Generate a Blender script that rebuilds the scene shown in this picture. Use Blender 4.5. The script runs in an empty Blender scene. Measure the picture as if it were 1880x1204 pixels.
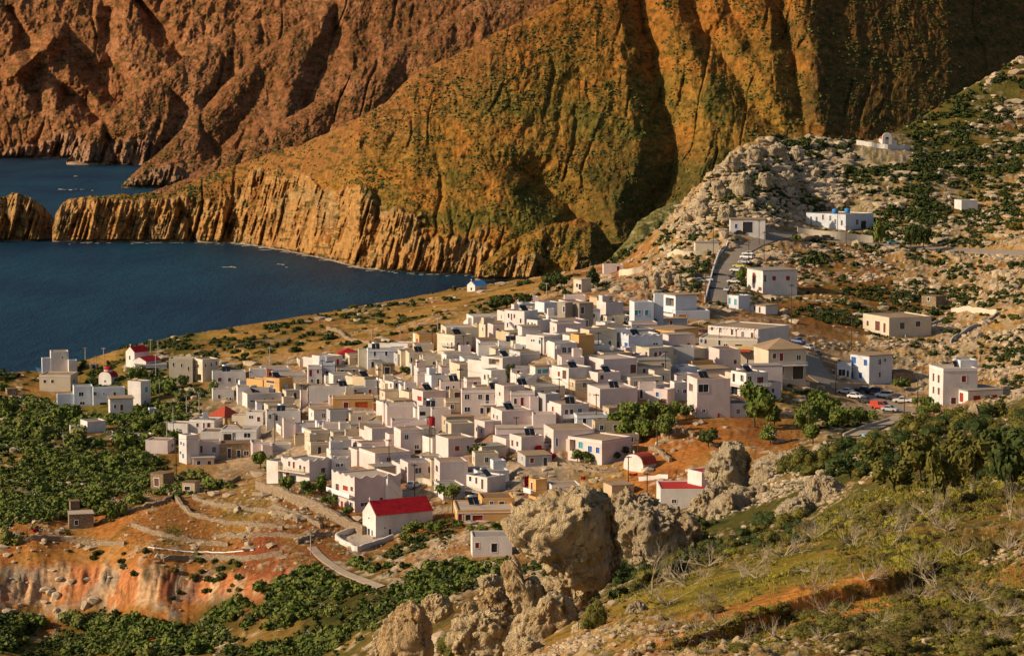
import bpy, math, random
import numpy as np
from mathutils import Vector, Matrix
R = random.Random(11)
scene = bpy.context.scene
COL = scene.collection
FPX, HC, YH = 4500.0, 224.0, 165.0           # focal length in photo pixels, camera height over the sea, horizon row
PITCH = math.atan((602 - YH) / FPX)
CP, SP = math.cos(PITCH), math.sin(PITCH)

# ------------------------------------------------------------------ camera rays
def ray(px, py):
    a = (px - 940.0) / FPX; b = (602.0 - py) / FPX
    dy = CP + b * SP; dz = -SP + b * CP
    return a / dy, dz / dy                    # dx/dY, dz/dY
def P(px, py, Y):
    u, s = ray(px, py)
    return (u * Y, Y, HC + s * Y)
def pxof(x, Y, z):
    dz = z - HC
    d = Y * CP - dz * SP
    return 940 + FPX * x / d, 602 - FPX * (Y * SP + dz * CP) / d

# ------------------------------------------------------------------ numpy noise
def _h(ix, iy, iz, seed):
    n = (ix.astype(np.int64) * 374761393 + iy.astype(np.int64) * 668265263 + iz.astype(np.int64) * 2147483647 + seed * 1274126177) & 0xffffffff
    n = ((n ^ (n >> 13)) * 1274126177) & 0xffffffff
    n = ((n ^ (n >> 16)) * 2246822519) & 0xffffffff
    return ((n ^ (n >> 15)) & 0xffffff) / float(0xffffff)
def vn2(x, y, seed=0):
    x = np.asarray(x, float); y = np.asarray(y, float)
    ix = np.floor(x); iy = np.floor(y); fx = x - ix; fy = y - iy
    fx = fx * fx * (3 - 2 * fx); fy = fy * fy * (3 - 2 * fy)
    z = np.zeros_like(ix)
    a = _h(ix, iy, z, seed); b = _h(ix + 1, iy, z, seed); c = _h(ix, iy + 1, z, seed); d = _h(ix + 1, iy + 1, z, seed)
    return ((a * (1 - fx) + b * fx) * (1 - fy) + (c * (1 - fx) + d * fx) * fy) * 2 - 1
def vn3(x, y, z, seed=0):
    ix = np.floor(x); iy = np.floor(y); iz = np.floor(z)
    fx = x - ix; fy = y - iy; fz = z - iz
    fx = fx * fx * (3 - 2 * fx); fy = fy * fy * (3 - 2 * fy); fz = fz * fz * (3 - 2 * fz)
    r = 0
    for k in (0, 1):
        a = _h(ix, iy, iz + k, seed); b = _h(ix + 1, iy, iz + k, seed); c = _h(ix, iy + 1, iz + k, seed); d = _h(ix + 1, iy + 1, iz + k, seed)
        v = (a * (1 - fx) + b * fx) * (1 - fy) + (c * (1 - fx) + d * fx) * fy
        r = r + v * (fz if k else 1 - fz)
    return r * 2 - 1
def fbm(x, y, o=4, seed=0, g=.5):
    r = 0; a = 1; t = 0
    for i in range(o):
        r = r + a * vn2(x * 2 ** i + 17.3 * i, y * 2 ** i - 9.1 * i, seed + i); t += a; a *= g
    return r / t
def ridged(x, y, o=4, seed=0, g=.5):
    r = 0; a = 1; t = 0
    for i in range(o):
        r = r + a * (1 - 2 * np.abs(vn2(x * 2 ** i + 5.7 * i, y * 2 ** i + 3.3 * i, seed + i))); t += a; a *= g
    return r / t
def cells(x, y, seed=0):
    ix = np.floor(x); iy = np.floor(y)
    f1 = np.full(np.shape(x), 9.0); f2 = f1.copy(); idv = f1 * 0
    z = np.zeros_like(ix)
    for dx in (-1, 0, 1):
        for dy in (-1, 0, 1):
            cx = ix + dx; cy = iy + dy
            d = np.hypot(cx + _h(cx, cy, z, seed) - x, cy + _h(cx, cy, z, seed + 7) - y)
            m = d < f1
            f2 = np.where(m, f1, np.minimum(f2, d)); idv = np.where(m, _h(cx, cy, z, seed + 13), idv); f1 = np.where(m, d, f1)
    return f1, f2, idv
def sstep(a, b, x):
    t = np.clip((x - a) / (b - a), 0, 1); return t * t * (3 - 2 * t)

# ------------------------------------------------------------------ the near land: control points (photo pixel, distance) -> smooth height field
CTRL = [(690,1005,484),(540,900,525),(1100,850,532),(900,790,560),(1000,665,600),(960,615,655),(720,690,660),(340,700,700),(110,725,720),
(430,870,590),(1200,600,690),(1330,660,640),(1440,700,620),(1590,715,640),(1770,745,600),(1420,540,780),(1540,435,880),(1640,620,720),
(870,530,930),(0,690,740),(200,650,770),(400,607,800),(600,575,850),(950,515,960),(1010,505,900),(1130,480,900),(1240,400,905),(1330,305,935),(1400,262,965),
(1480,262,985),(1600,267,990),(1660,240,1050),(1880,110,1150),(1770,170,1100),
(100,800,640),(100,900,570),(250,900,562),(140,965,520),(50,1010,502),(250,1030,484),(420,1055,474),(50,1112,490),(200,1132,478),(350,1130,470),
(100,1204,430),(300,1204,425),(550,1204,410),(480,1110,448),(600,1050,455),(620,1010,480),(800,1000,470),(900,1020,455),(850,1060,430),(700,1130,400),
(1250,870,510),(1300,800,540),(1250,925,480),(1420,800,540),(1600,800,530),(1500,760,580),(1700,760,590),
(1880,1204,85),(1600,1204,85),(1300,1204,92),(1100,1204,105),(960,1204,130),(1880,1100,100),(1600,1100,104),(1350,1110,115),(1200,1120,125),
(1880,1000,125),(1650,1000,132),(1480,1010,145),(1300,1050,145),(1180,1090,145),(1880,920,160),(1700,920,170),(1560,950,165),
(1880,850,215),(1700,850,230),(1600,880,220),(1880,775,300),(1750,790,300),(1650,825,290),(1500,850,310),(1420,890,310),(1340,940,300),
(1250,1065,205),(1400,1025,225),(1150,1000,285),(1150,1085,195),
(1850,700,640),(1850,600,720),(1750,560,780),(1850,480,820),(1650,460,860),(1750,380,930),(1850,300,990),(1700,320,960),(1600,330,955),
(1450,385,925),(1482,430,884),(1500,405,912),(1560,398,922),(1604,442,885),(1370,425,862),(1400,320,930),(1300,420,865),(1330,540,750),(1300,470,830),(1200,480,850),(1150,520,790),(1080,530,770),
(1880,200,1085),(600,620,740),(800,580,760),(450,650,720),(250,665,740),(980,545,790),(900,560,800),(1530,560,760),(1480,620,690),(700,600,770)]
CXYZ = [P(*c) for c in CTRL]
CPTS = [((c[0]), c[2], q[2]) for c, q in zip(CTRL, CXYZ)]
# land outside the frame
for px, Y, z in [(300,150,HC-66),(-100,150,HC-80),(500,250,HC-80),(-200,300,HC-95),(640,130,HC-40),(640,70,HC-30),(300,70,HC-60),(-200,70,HC-70),(760,200,HC-50),
                 (-300,450,HC-100),(-300,600,HC-95),(-300,740,HC-90),(2150,85,HC-17),(2150,130,HC-19),(2150,220,HC-24),(2200,320,HC-25),(2200,600,HC-62),(2200,800,HC-45),(2250,1000,HC-5),(2250,1200,HC+30),(1500,60,HC-17.5),(1900,60,HC-17.5),(1100,60,HC-21)]:
    CPTS.append((px, Y, z))
_A = np.array(CPTS)
_cu, _cv, _cz = _A[:,0]/300.0, np.log(_A[:,1])*6, _A[:,2]
def _tps(r2): return r2 * np.log(r2 + 1e-9)
_n = len(_cz)
K = _tps((_cu[:,None]-_cu)**2 + (_cv[:,None]-_cv)**2) + np.eye(_n)*.02
Q = np.stack([np.ones(_n), _cu, _cv], 1)
M_ = np.zeros((_n+3, _n+3)); M_[:_n,:_n] = K; M_[:_n,_n:] = Q; M_[_n:,:_n] = Q.T
_w = np.linalg.solve(M_, np.concatenate([_cz, [0,0,0]]))
def rbf(px, Y):
    u = px/300.0; v = np.log(Y)*6; out = _w[_n] + _w[_n+1]*u + _w[_n+2]*v
    for i in range(_n):
        out = out + _w[i]*_tps((u-_cu[i])**2 + (v-_cv[i])**2)
    return out
EDGE = np.array([(-400,725),(0,742),(200,772),(400,803),(600,852),(870,955),(950,962),(1010,903),(1130,903),(1240,908),(1330,938),(1400,968),(1480,988),(1600,993),(1660,1054),(1880,1155),(2300,1200)], float)
NU, NV = 1040, 900
U0, U1, L0, L1 = -.28, .29, math.log(62), math.log(1400)
_px1 = np.linspace(940+U0*FPX, 940+U1*FPX, 200); _lv1 = np.linspace(L0, L1, 220)
GS = rbf(*np.meshgrid(_px1, np.exp(_lv1)))   # smooth heights, coarse
def bil(G, fi, fj):
    fi = np.clip(fi, 0, G.shape[0]-1.001); fj = np.clip(fj, 0, G.shape[1]-1.001)
    i = fi.astype(int); j = fj.astype(int); a = fi-i; b = fj-j
    return (G[i,j]*(1-a)+G[i+1,j]*a)*(1-b) + (G[i,j+1]*(1-a)+G[i+1,j+1]*a)*b
def zsm(x, Y):
    x = np.asarray(x, float); Y = np.asarray(Y, float)
    u = x/Y
    z = bil(GS, (np.log(Y)-L0)/(L1-L0)*219, (u-U0)/(U1-U0)*199)
    ye = np.interp(940+u*FPX, EDGE[:,0], EDGE[:,1])
    d = np.maximum(0, Y-ye)
    return z - d*1.3*sstep(0, 25, d)
_YS = np.exp(np.linspace(math.log(64), math.log(1380), 5200))
def hit(px, py, ymin=385, grid=None):
    """where the ray of a photo pixel first meets the smooth near land, beyond ymin"""
    u, s = ray(px, py)
    Y = _YS[_YS > ymin]
    d = HC + s*Y - zsm(u*Y, Y)
    k = np.nonzero(d <= 0)[0]
    y = Y[k[0]] if len(k) else Y[np.argmin(d)]
    return u*y, float(y)

# zones: what the ground is made of (pixel, min distance, colour key, rockiness, greenness)
GC = {'soil':(.30,.115,.035),'gold':(.33,.18,.045),'olive':(.12,.10,.021),'dark':(.04,.045,.012),'lime':(.36,.27,.17),'red':(.25,.065,.028),'town':(.33,.25,.17),'rust':(.23,.095,.022),'ygreen':(.21,.165,.022),'clay':(.36,.14,.035)}
ZON = [(100,800,385,'olive',.1,.5),(60,900,385,'olive',.1,.5),(250,850,385,'gold',.12,.5),(200,740,385,'olive',.1,.45),(20,740,385,'gold',.15,.5),
(180,990,385,'clay',.25,.2),(330,960,385,'soil',.3,.12),(450,940,385,'gold',.3,.1),(560,950,385,'soil',.4,.1),(480,1010,385,'red',.4,.2),(620,960,385,'soil',.4,.15),
(100,1080,385,'clay',.25,.05),(300,1090,385,'clay',.25,.15),(100,1190,385,'olive',.1,.6),(350,1170,385,'dark',.15,.5),(550,1150,385,'dark',.1,.6),(700,1110,385,'dark',.2,.6),(800,1030,385,'soil',.5,.3),(780,990,385,'rust',.45,.25),
(150,655,600,'gold',.2,.3),(300,640,600,'olive',.2,.5),(450,620,600,'gold',.15,.4),(600,610,600,'gold',.12,.35),(750,570,600,'gold',.12,.4),(870,540,600,'gold',.15,.25),(950,520,600,'gold',.1,.3),
(500,760,385,'town',.2,.05),(700,800,385,'town',.2,.05),(900,700,385,'town',.2,.05),(1100,650,385,'town',.2,.05),(1000,850,385,'town',.3,.15),(1100,900,385,'gold',.4,.1),(1350,680,385,'town',.2,.05),
(1200,520,385,'soil',.6,.3),(1150,490,385,'soil',.4,.35),(1250,440,600,'gold',.6,.3),(1400,350,600,'gold',.95,.1),(1300,400,600,'gold',.95,.1),(1600,330,600,'olive',.7,.35),(1500,300,600,'olive',.75,.35),(1800,250,600,'olive',.35,.5),(1850,180,600,'olive',.25,.4),(1720,220,600,'olive',.1,.5),
(1700,370,600,'olive',.5,.45),(1850,400,600,'gold',.5,.3),(1550,480,500,'rust',.45,.35),(1700,500,500,'gold',.6,.3),(1600,560,500,'rust',.15,.2),(1520,550,500,'rust',.2,.2),(1800,600,500,'gold',.65,.25),(1700,650,500,'gold',.7,.2),(1850,700,500,'gold',.55,.3),
(1300,790,385,'clay',.08,.08),(1400,800,385,'rust',.15,.12),(1250,830,385,'clay',.12,.15),(1480,740,385,'gold',.3,.3),(1600,790,385,'olive',.3,.4),(1560,730,385,'town',.05,0),(1210,880,385,'clay',.25,.2),
(1800,810,240,'dark',.25,.7),(1600,840,240,'dark',.25,.7),(1450,880,240,'dark',.4,.5),(1340,920,240,'olive',.7,.3),(1750,900,120,'olive',.15,.6),(1600,930,120,'olive',.15,.5),(1400,1000,180,'dark',.2,.6),(1250,1000,180,'dark',.2,.6),
(1500,1040,70,'ygreen',.05,.3),(1350,1080,70,'ygreen',.1,.25),(1550,1100,70,'clay',.08,.12),(1400,1130,70,'clay',.15,.15),(1450,1110,70,'clay',.1,.1),(1700,1020,70,'olive',.1,.4),(1820,1060,70,'rust',.35,.3),(1700,1130,70,'dark',.1,.6),(1500,1190,70,'olive',.45,.3),(1850,1180,70,'dark',.15,.7),(1250,1180,70,'soil',.5,.2),(1100,1190,70,'gold',.5,.2)]
ZP = []
for px, py, ym, k, rk, gr in ZON:
    x, y = hit(px, py, ym)
    ZP.append((px/130.0, math.log(y)*11, *GC[k], rk, gr))
ZP = np.array(ZP)
def zone(px, Y):
    a = px/130.0; b = np.log(Y)*11; den = 0; o = [0]*5
    for r in ZP:
        w = 1/((a-r[0])**2 + (b-r[1])**2 + .03)**2
        den = den + w
        for i in range(5): o[i] = o[i] + w*r[2+i]
    return [v/den for v in o]

# ------------------------------------------------------------------ properties, mesh helpers
def tag(o, label=None, cat=None, group=None, kind=None):
    if label: o['label'] = label; (len(label.replace('-', ' ').split()) > 16 and print('LONG', label))
    if cat: o['category'] = cat
    if group: o['group'] = group
    if kind: o['kind'] = kind
    return o
def short(k, n):
    w = []; t = 0
    for q in k.replace(',', '').split():
        t += 1 + q.count('-')
        if t > n: break
        w.append(q)
    while w and w[-1] in 'a an the and with of to bare pale blank behind long next at white-framed its in just below under on by over through whose one two tall concrete big white'.split(): w.pop()
    return ' '.join(w)
def empty(name, loc, rz=0, label=None, cat=None, group=None):
    o = bpy.data.objects.new(name, None); COL.objects.link(o)
    o.location = loc; o.rotation_euler = (0, 0, rz); o.empty_display_size = .2
    return tag(o, label, cat, group)
def link(name, me, parent=None, loc=None):
    o = bpy.data.objects.new(name, me); COL.objects.link(o)
    if parent is not None: o.parent = parent
    if loc is not None: o.location = loc
    return o
def npmesh(name, V, F, mats=(), smooth=False, cols=None, mi=None):
    """mesh from numpy arrays: V (n,3), F (m,3 or 4)"""
    V = np.asarray(V, np.float32); F = np.asarray(F, np.int32)
    me = bpy.data.meshes.new(name)
    k = F.shape[1]
    me.vertices.add(len(V)); me.vertices.foreach_set('co', V.ravel())
    me.loops.add(F.size); me.loops.foreach_set('vertex_index', F.ravel())
    me.polygons.add(len(F)); me.polygons.foreach_set('loop_start', np.arange(len(F), dtype=np.int32)*k)
    if mi is not None: me.polygons.foreach_set('material_index', np.asarray(mi, np.int32))
    me.update(calc_edges=True)
    me.polygons.foreach_set('use_smooth', np.full(len(F), bool(smooth)))
    if cols is not None:
        at = me.color_attributes.new('Col', 'FLOAT_COLOR', 'POINT')
        c = np.ones((len(V), 4), np.float32); c[:,:cols.shape[1]] = cols
        at.data.foreach_set('color', c.ravel())
    for m in mats: me.materials.append(m)
    return me
class MB:
    def __init__(s): s.v = []; s.f = []; s.m = []; s.M = Matrix()
    def pt(s, p):
        s.v.append(tuple(s.M @ Vector(p))); return len(s.v)-1
    def face(s, pts, mi=0):
        s.f.append([s.pt(p) for p in pts]); s.m.append(mi)
    def box(s, x0, x1, y0, y1, z0, z1, mi=0, faces='bstnew'):
        p = lambda i, j, k: ((x0, x1)[i], (y0, y1)[j], (z0, z1)[k])
        q = {'b':[(0,0,0),(0,1,0),(1,1,0),(1,0,0)],'t':[(0,0,1),(1,0,1),(1,1,1),(0,1,1)],'s':[(0,0,0),(1,0,0),(1,0,1),(0,0,1)],
             'n':[(1,1,0),(0,1,0),(0,1,1),(1,1,1)],'w':[(0,1,0),(0,0,0),(0,0,1),(0,1,1)],'e':[(1,0,0),(1,1,0),(1,1,1),(1,0,1)]}
        for k in faces: s.face([p(*c) for c in q[k]], mi)
    def prism(s, poly, a, b, axis='y', mi=0):
        """poly: 2-D outline, counter-clockwise; extruded from a to b along the axis"""
        f = {'y': lambda p, t: (p[0], t, p[1]), 'x': lambda p, t: (t, p[0], p[1]), 'z': lambda p, t: (p[0], p[1], t)}[axis]
        n = len(poly)
        s.face([f(p, a) for p in poly], mi); s.face([f(p, b) for p in reversed(poly)], mi)
        for i in range(n):
            p, q = poly[i], poly[(i+1) % n]
            s.face([f(p, a), f(p, b), f(q, b), f(q, a)], mi)
    def tube(s, a, b, r0, r1, n=6, mi=0, cap=True):
        a = Vector(a); b = Vector(b); d = (b-a).normalized()
        t = d.orthogonal().normalized(); w = d.cross(t)
        A = [s.pt(a + (t*math.cos(6.2832*i/n) + w*math.sin(6.2832*i/n))*r0) for i in range(n)]
        B = [s.pt(b + (t*math.cos(6.2832*i/n) + w*math.sin(6.2832*i/n))*r1) for i in range(n)]
        for i in range(n):
            s.f.append([A[i], A[(i+1)%n], B[(i+1)%n], B[i]]); s.m.append(mi)
        if cap:
            s.f.append(list(reversed(A))); s.m.append(mi); s.f.append(B); s.m.append(mi)
    def build(s, name, mats, parent=None, smooth=False, fix=True):
        me = bpy.data.meshes.new(name); me.from_pydata(s.v, [], s.f)
        mats = mats if isinstance(mats, (list, tuple)) else [mats]
        for m in mats: me.materials.append(m)
        me.polygons.foreach_set('material_index', s.m)
        if smooth: me.polygons.foreach_set('use_smooth', [True]*len(s.f))
        if fix:
            import bmesh
            bm = bmesh.new(); bm.from_mesh(me); bmesh.ops.remove_doubles(bm, verts=bm.verts, dist=1e-4)
            bmesh.ops.recalc_face_normals(bm, faces=bm.faces); bm.to_mesh(me); bm.free()
        return link(name, me, parent)
def copy_tree(o, parent=None):
    c = o.copy(); COL.objects.link(c)
    if parent is not None: c.parent = parent
    for ch in o.children: copy_tree(ch, c)
    return c

# ------------------------------------------------------------------ materials
def nodes(name):
    m = bpy.data.materials.new(name); m.use_nodes = True
    nt = m.node_tree; b = nt.nodes['Principled BSDF']
    b.inputs['Roughness'].default_value = .9
    b.inputs['Specular IOR Level'].default_value = .15
    return m, nt, b
def N(nt, t, **kw):
    n = nt.nodes.new(t)
    for k, v in kw.items():
        if k in n.inputs: n.inputs[k].default_value = v
        else: setattr(n, k, v)
    return n
def mixc(nt, fac, a, b, mode='MIX'):
    n = nt.nodes.new('ShaderNodeMix'); n.data_type = 'RGBA'; n.blend_type = mode
    for s, v in ((n.inputs[0], fac), (n.inputs[6], a), (n.inputs[7], b)):
        if hasattr(v, 'is_output'): nt.links.new(v, s)
        elif isinstance(v, (int, float)): s.default_value = v
        else: s.default_value = (*v, 1)
    return n.outputs[2]
def ramp(nt, src, a, b, lo=0, hi=1):
    n = nt.nodes.new('ShaderNodeMapRange'); n.inputs[1].default_value = a; n.inputs[2].default_value = b
    n.inputs[3].default_value = lo; n.inputs[4].default_value = hi
    nt.links.new(src, n.inputs[0]); return n.outputs[0]
def noise(nt, scale, detail=4, vec=None, rough=.55, dist=0):
    n = N(nt, 'ShaderNodeTexNoise'); n.inputs['Scale'].default_value = scale; n.inputs['Detail'].default_value = detail
    n.inputs['Roughness'].default_value = rough; n.inputs['Distortion'].default_value = dist
    if vec is not None: nt.links.new(vec, n.inputs['Vector'])
    return n.outputs['Fac']
def pos(nt, sx=1, sy=1, sz=1):
    g = N(nt, 'ShaderNodeNewGeometry')
    m = N(nt, 'ShaderNodeMapping'); m.inputs['Scale'].default_value = (sx, sy, sz)
    nt.links.new(g.outputs['Position'], m.inputs['Vector']); return m.outputs[0]
def bump(nt, b, h, strength, dist=.1):
    n = N(nt, 'ShaderNodeBump'); n.inputs['Strength'].default_value = strength; n.inputs['Distance'].default_value = dist
    nt.links.new(h, n.inputs['Height']); nt.links.new(n.outputs[0], b.inputs['Normal'])
def plain(name, c, rough=.8, var=.15, scale=.8, spec=.15, metal=0, bmp=0):
    m, nt, b = nodes(name)
    n = noise(nt, scale, 5, pos(nt))
    c2 = tuple(max(0, v*(1-var*2)) for v in c)
    nt.links.new(mixc(nt, ramp(nt, n, .3, .75), c, c2), b.inputs['Base Color'])
    b.inputs['Roughness'].default_value = rough; b.inputs['Specular IOR Level'].default_value = spec; b.inputs['Metallic'].default_value = metal
    if bmp: bump(nt, b, noise(nt, scale*8, 3, pos(nt)), bmp, .05)
    return m
def plaster(name, c, stain=(.33,.27,.2), amt=.5):
    """limewash: broad tonal drift, rain streaks from the top, a few flaked patches"""
    m, nt, b = nodes(name)
    oi = N(nt, 'ShaderNodeObjectInfo')
    base = mixc(nt, ramp(nt, oi.outputs['Random'], 0, 1), tuple(v*.94 for v in c), c)
    drift = noise(nt, .35, 3, pos(nt)); streak = noise(nt, 1.0, 4, pos(nt, 2.2, 2.2, .22)); flake = noise(nt, 1.1, 6, pos(nt), .65)
    c1 = mixc(nt, ramp(nt, drift, .35, .8, 0, .28*amt*2), base, stain)
    c2 = mixc(nt, ramp(nt, streak, .56, .78, 0, .42*amt), c1, stain)
    c3 = mixc(nt, ramp(nt, flake, .66, .72, 0, .45*amt), c2, tuple(v*.8 for v in stain))
    nt.links.new(c3, b.inputs['Base Color']); bump(nt, b, noise(nt, 2.5, 4, pos(nt)), .25, .06)
    return m
def masonry(name, c, c2, scale=2.2):
    m, nt, b = nodes(name)
    v = N(nt, 'ShaderNodeTexVoronoi'); v.inputs['Scale'].default_value = scale; nt.links.new(pos(nt, 1, 1, 1.7), v.inputs['Vector'])
    v2 = N(nt, 'ShaderNodeTexVoronoi', feature='DISTANCE_TO_EDGE'); v2.inputs['Scale'].default_value = scale; nt.links.new(pos(nt, 1, 1, 1.7), v2.inputs['Vector'])
    sp = N(nt, 'ShaderNodeSeparateColor'); nt.links.new(v.outputs['Color'], sp.inputs[0])
    a = mixc(nt, sp.outputs[0], c, c2)
    a = mixc(nt, ramp(nt, v2.outputs['Distance'], 0, .12, .8, 0), a, tuple(q*.3 for q in c2))
    nt.links.new(a, b.inputs['Base Color']); bump(nt, b, ramp(nt, v2.outputs['Distance'], 0, .25), .8, .15)
    return m
MAT = {
 'white': plaster('white_limewash', (.68,.64,.60), amt=.8), 'cool': plaster('cool_white_limewash', (.62,.65,.69), (.34,.34,.34), .8), 'pink': plaster('rosy_limewash', (.68,.57,.53), (.38,.28,.23), .8),
 'cream': plaster('cream_plaster', (.62,.53,.39), amt=.8), 'tan': plaster('tan_plaster', (.50,.39,.25)), 'ochre': plaster('ochre_plaster', (.62,.36,.13), (.35,.18,.07)),
 'grey': plaster('grey_plaster', (.44,.43,.42), (.25,.23,.2)), 'conc': plaster('raw_concrete', (.33,.28,.21), (.2,.16,.11), .7), 'stone': masonry('rubble_masonry', (.44,.33,.2), (.27,.19,.11)), 'brick': plaster('rust_red_plaster', (.42,.12,.05)),
 'rtan': plaster('tan_roof_screed', (.34,.235,.14), (.16,.10,.06), .9), 'rgrey': plaster('grey_roof_screed', (.30,.26,.22), (.14,.11,.085), .9), 'rpink': plaster('pale_roof_screed', (.46,.37,.29), (.24,.17,.115), .9), 'rred': plaster('red_painted_roof', (.40,.03,.022), (.28,.03,.02), .3), 'rbrown': plaster('brown_roof_screed', (.21,.13,.07), (.11,.07,.04), .9),
 'redroof': plain('red_roof_paint', (.42,.014,.022), .75, .24, 1.1), 'redtile': plain('red_tile', (.42,.07,.035), .7, .2, 2),
 'pane': plain('dark_glass', (.03,.034,.04), .15, .1, 1, .5), 'red': plain('red_woodwork', (.36,.045,.03), .6, .15), 'blue': plain('blue_woodwork', (.05,.13,.42), .6, .1), 'brown': plain('brown_woodwork', (.17,.07,.045), .7, .15),
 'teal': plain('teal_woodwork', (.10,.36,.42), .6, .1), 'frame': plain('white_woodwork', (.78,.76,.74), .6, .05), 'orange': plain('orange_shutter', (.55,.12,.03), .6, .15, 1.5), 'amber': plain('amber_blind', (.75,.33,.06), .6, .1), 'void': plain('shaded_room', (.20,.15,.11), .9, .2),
 'steel': plain('galvanised_steel', (.55,.55,.55), .4, .1, 2, .4, .6), 'solar': plain('solar_glass', (.012,.016,.022), .12, .1, 1, .5), 'wood': plain('weathered_pole_wood', (.10,.07,.05), .9, .25, 2), 'polegrey': plain('pale_pole', (.42,.38,.33), .8, .15),
 'tyre': plain('black_rubber', (.015,.015,.016), .8, .1), 'asphalt': plain('asphalt', (.30,.24,.18), .9, .12, .4, .15, 0, .2), 'conroad': plain('concrete_track', (.40,.31,.22), .9, .15, .5), 'barrel': plain('blue_plastic', (.06,.25,.60), .4, .1), 'rail': plain('yellow_railing', (.60,.45,.18), .6, .1), 'wire': plain('cable', (.03,.03,.03), .7, .05),
 'drystone': masonry('dry_stone', (.50,.38,.25), (.30,.21,.13), 2.6), 'cloth': plain('red_cloth', (.42,.02,.03), .9, .15), 'whitec': plain('white_cloth', (.75,.72,.70), .9, .08), 'bougain': plain('magenta_blossom', (.45,.01,.03), .8, .25, 3), 'blanc': plain('white_blossom', (.62,.58,.45), .8, .2, 3), 'tarp': plain('blue_tarpaulin', (.08,.22,.5), .6, .15),
}
def carpaint(name, c):
    m, nt, b = nodes(name); b.inputs['Base Color'].default_value = (*c, 1); b.inputs['Roughness'].default_value = .3; b.inputs['Specular IOR Level'].default_value = .5
    nt.links.new(mixc(nt, ramp(nt, noise(nt, 1.5, 3, pos(nt)), .4, .8, 0, .35), c, (.3,.25,.2)), b.inputs['Base Color']); return m
def foliage(name, c1, c2, c3):
    m, nt, b = nodes(name)
    oi = N(nt, 'ShaderNodeObjectInfo')
    a = mixc(nt, oi.outputs['Random'], c1, c2)
    a = mixc(nt, ramp(nt, noise(nt, .55, 3, pos(nt)), .42, .7, 0, .8), a, c3)
    g = N(nt, 'ShaderNodeNewGeometry'); a = mixc(nt, ramp(nt, g.outputs['Random Per Island'], 0, 1, 0, .6), a, c1)
    nt.links.new(a, b.inputs['Base Color']); b.inputs['Roughness'].default_value = .75
    return m
MAT['leaf'] = foliage('evergreen_leaves', (.08,.115,.017), (.135,.16,.027), (.175,.175,.04))
MAT['leafl'] = foliage('light_evergreen_leaves', (.14,.155,.035), (.20,.20,.055), (.115,.13,.022))
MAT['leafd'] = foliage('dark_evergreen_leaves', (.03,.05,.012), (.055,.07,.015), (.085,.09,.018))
MAT['leafo'] = foliage('olive_scrub', (.085,.085,.016), (.14,.12,.022), (.19,.155,.03))
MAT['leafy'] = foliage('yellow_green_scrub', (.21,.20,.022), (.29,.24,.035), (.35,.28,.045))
MAT['leafb'] = foliage('brown_scrub', (.10,.075,.02), (.15,.10,.03), (.08,.08,.018))
MAT['dry'] = plain('bleached_wood', (.46,.37,.25), .9, .25, 3)
MAT['drygrass'] = foliage('dry_grass', (.36,.25,.07), (.45,.33,.1), (.28,.22,.05))
def rockmat(name, c, dark, ochre, sc=.6):
    m, nt, b = nodes(name)
    p = pos(nt)
    n1 = noise(nt, sc, 6, p, .65, .4); n2 = noise(nt, sc*.35, 4, p); n3 = noise(nt, sc*5, 5, p, .7); n4 = noise(nt, sc*2.2, 6, pos(nt, 1, 1, .45), .68, .6)
    v = N(nt, 'ShaderNodeTexVoronoi', feature='DISTANCE_TO_EDGE'); v.inputs['Scale'].default_value = sc*1.5; nt.links.new(p, v.inputs['Vector'])
    a = mixc(nt, ramp(nt, n1, .50, .76), c, tuple(q*.6 for q in c))
    a = mixc(nt, ramp(nt, n2, .48, .66, 0, .5), a, ochre)
    a = mixc(nt, ramp(nt, n4, .57, .66, 0, .85), a, dark)
    a = mixc(nt, ramp(nt, n3, .60, .76, 0, .5), a, dark)
    nt.links.new(a, b.inputs['Base Color'])
    ad = N(nt, 'ShaderNodeMath', operation='ADD'); nt.links.new(n1, ad.inputs[0]); nt.links.new(n3, ad.inputs[1])
    ad2 = N(nt, 'ShaderNodeMath', operation='ADD'); nt.links.new(ad.outputs[0], ad2.inputs[0]); nt.links.new(ramp(nt, n4, .35, .65), ad2.inputs[1])
    bump(nt, b, ad2.outputs[0], 1.0, .55)
    return m
MAT['rock'] = rockmat('pale_limestone', (.74,.56,.32), (.10,.07,.035), (.52,.29,.10), .55)
MAT['rockw'] = rockmat('weathered_limestone', (.70,.56,.36), (.13,.10,.06), (.48,.29,.12), .8)
MAT['stone_pale'] = plain('pale_field_stone', (.52,.40,.26), .95, .22, 1.6)
def groundmat(name, sc, bs):
    m, nt, b = nodes(name)
    at = N(nt, 'ShaderNodeVertexColor', layer_name='Col')
    p = pos(nt)
    n = noise(nt, sc, 6, p, .65)
    a = mixc(nt, 1, at.outputs[0], mixc(nt, ramp(nt, n, .3, .7), (.55,.53,.5), (1.35,1.33,1.3)), 'MULTIPLY')
    nt.links.new(a, b.inputs['Base Color']); b.inputs['Roughness'].default_value = 1; b.inputs['Specular IOR Level'].default_value = .03
    bump(nt, b, n, .8, bs)
    return m
MAT['ground'] = groundmat('scrub_ground', .9, .4)
MAT['mount'] = groundmat('mountain_ground', .09, 5.0)
# ------------------------------------------------------------------ houses
CROP = {'A':(0,600,4.63),'B':(300,620,4.63),'C':(480,760,4.46),'D':(600,560,5.222),'E':(840,520,5.222),'F':(740,680,4.273),'G':(1100,480,4.63),'H':(1460,540,4.3),'I':(1200,220,4.3),'J':(1500,200,4.013),'K':(1080,700,4.63),'L':(640,880,3.133),'M':(1120,640,6.267),'N':(1180,520,6.267),'O':(1000,480,7.525),'Q':(900,780,4.476),'T':(0,840,2.9375)}
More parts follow.
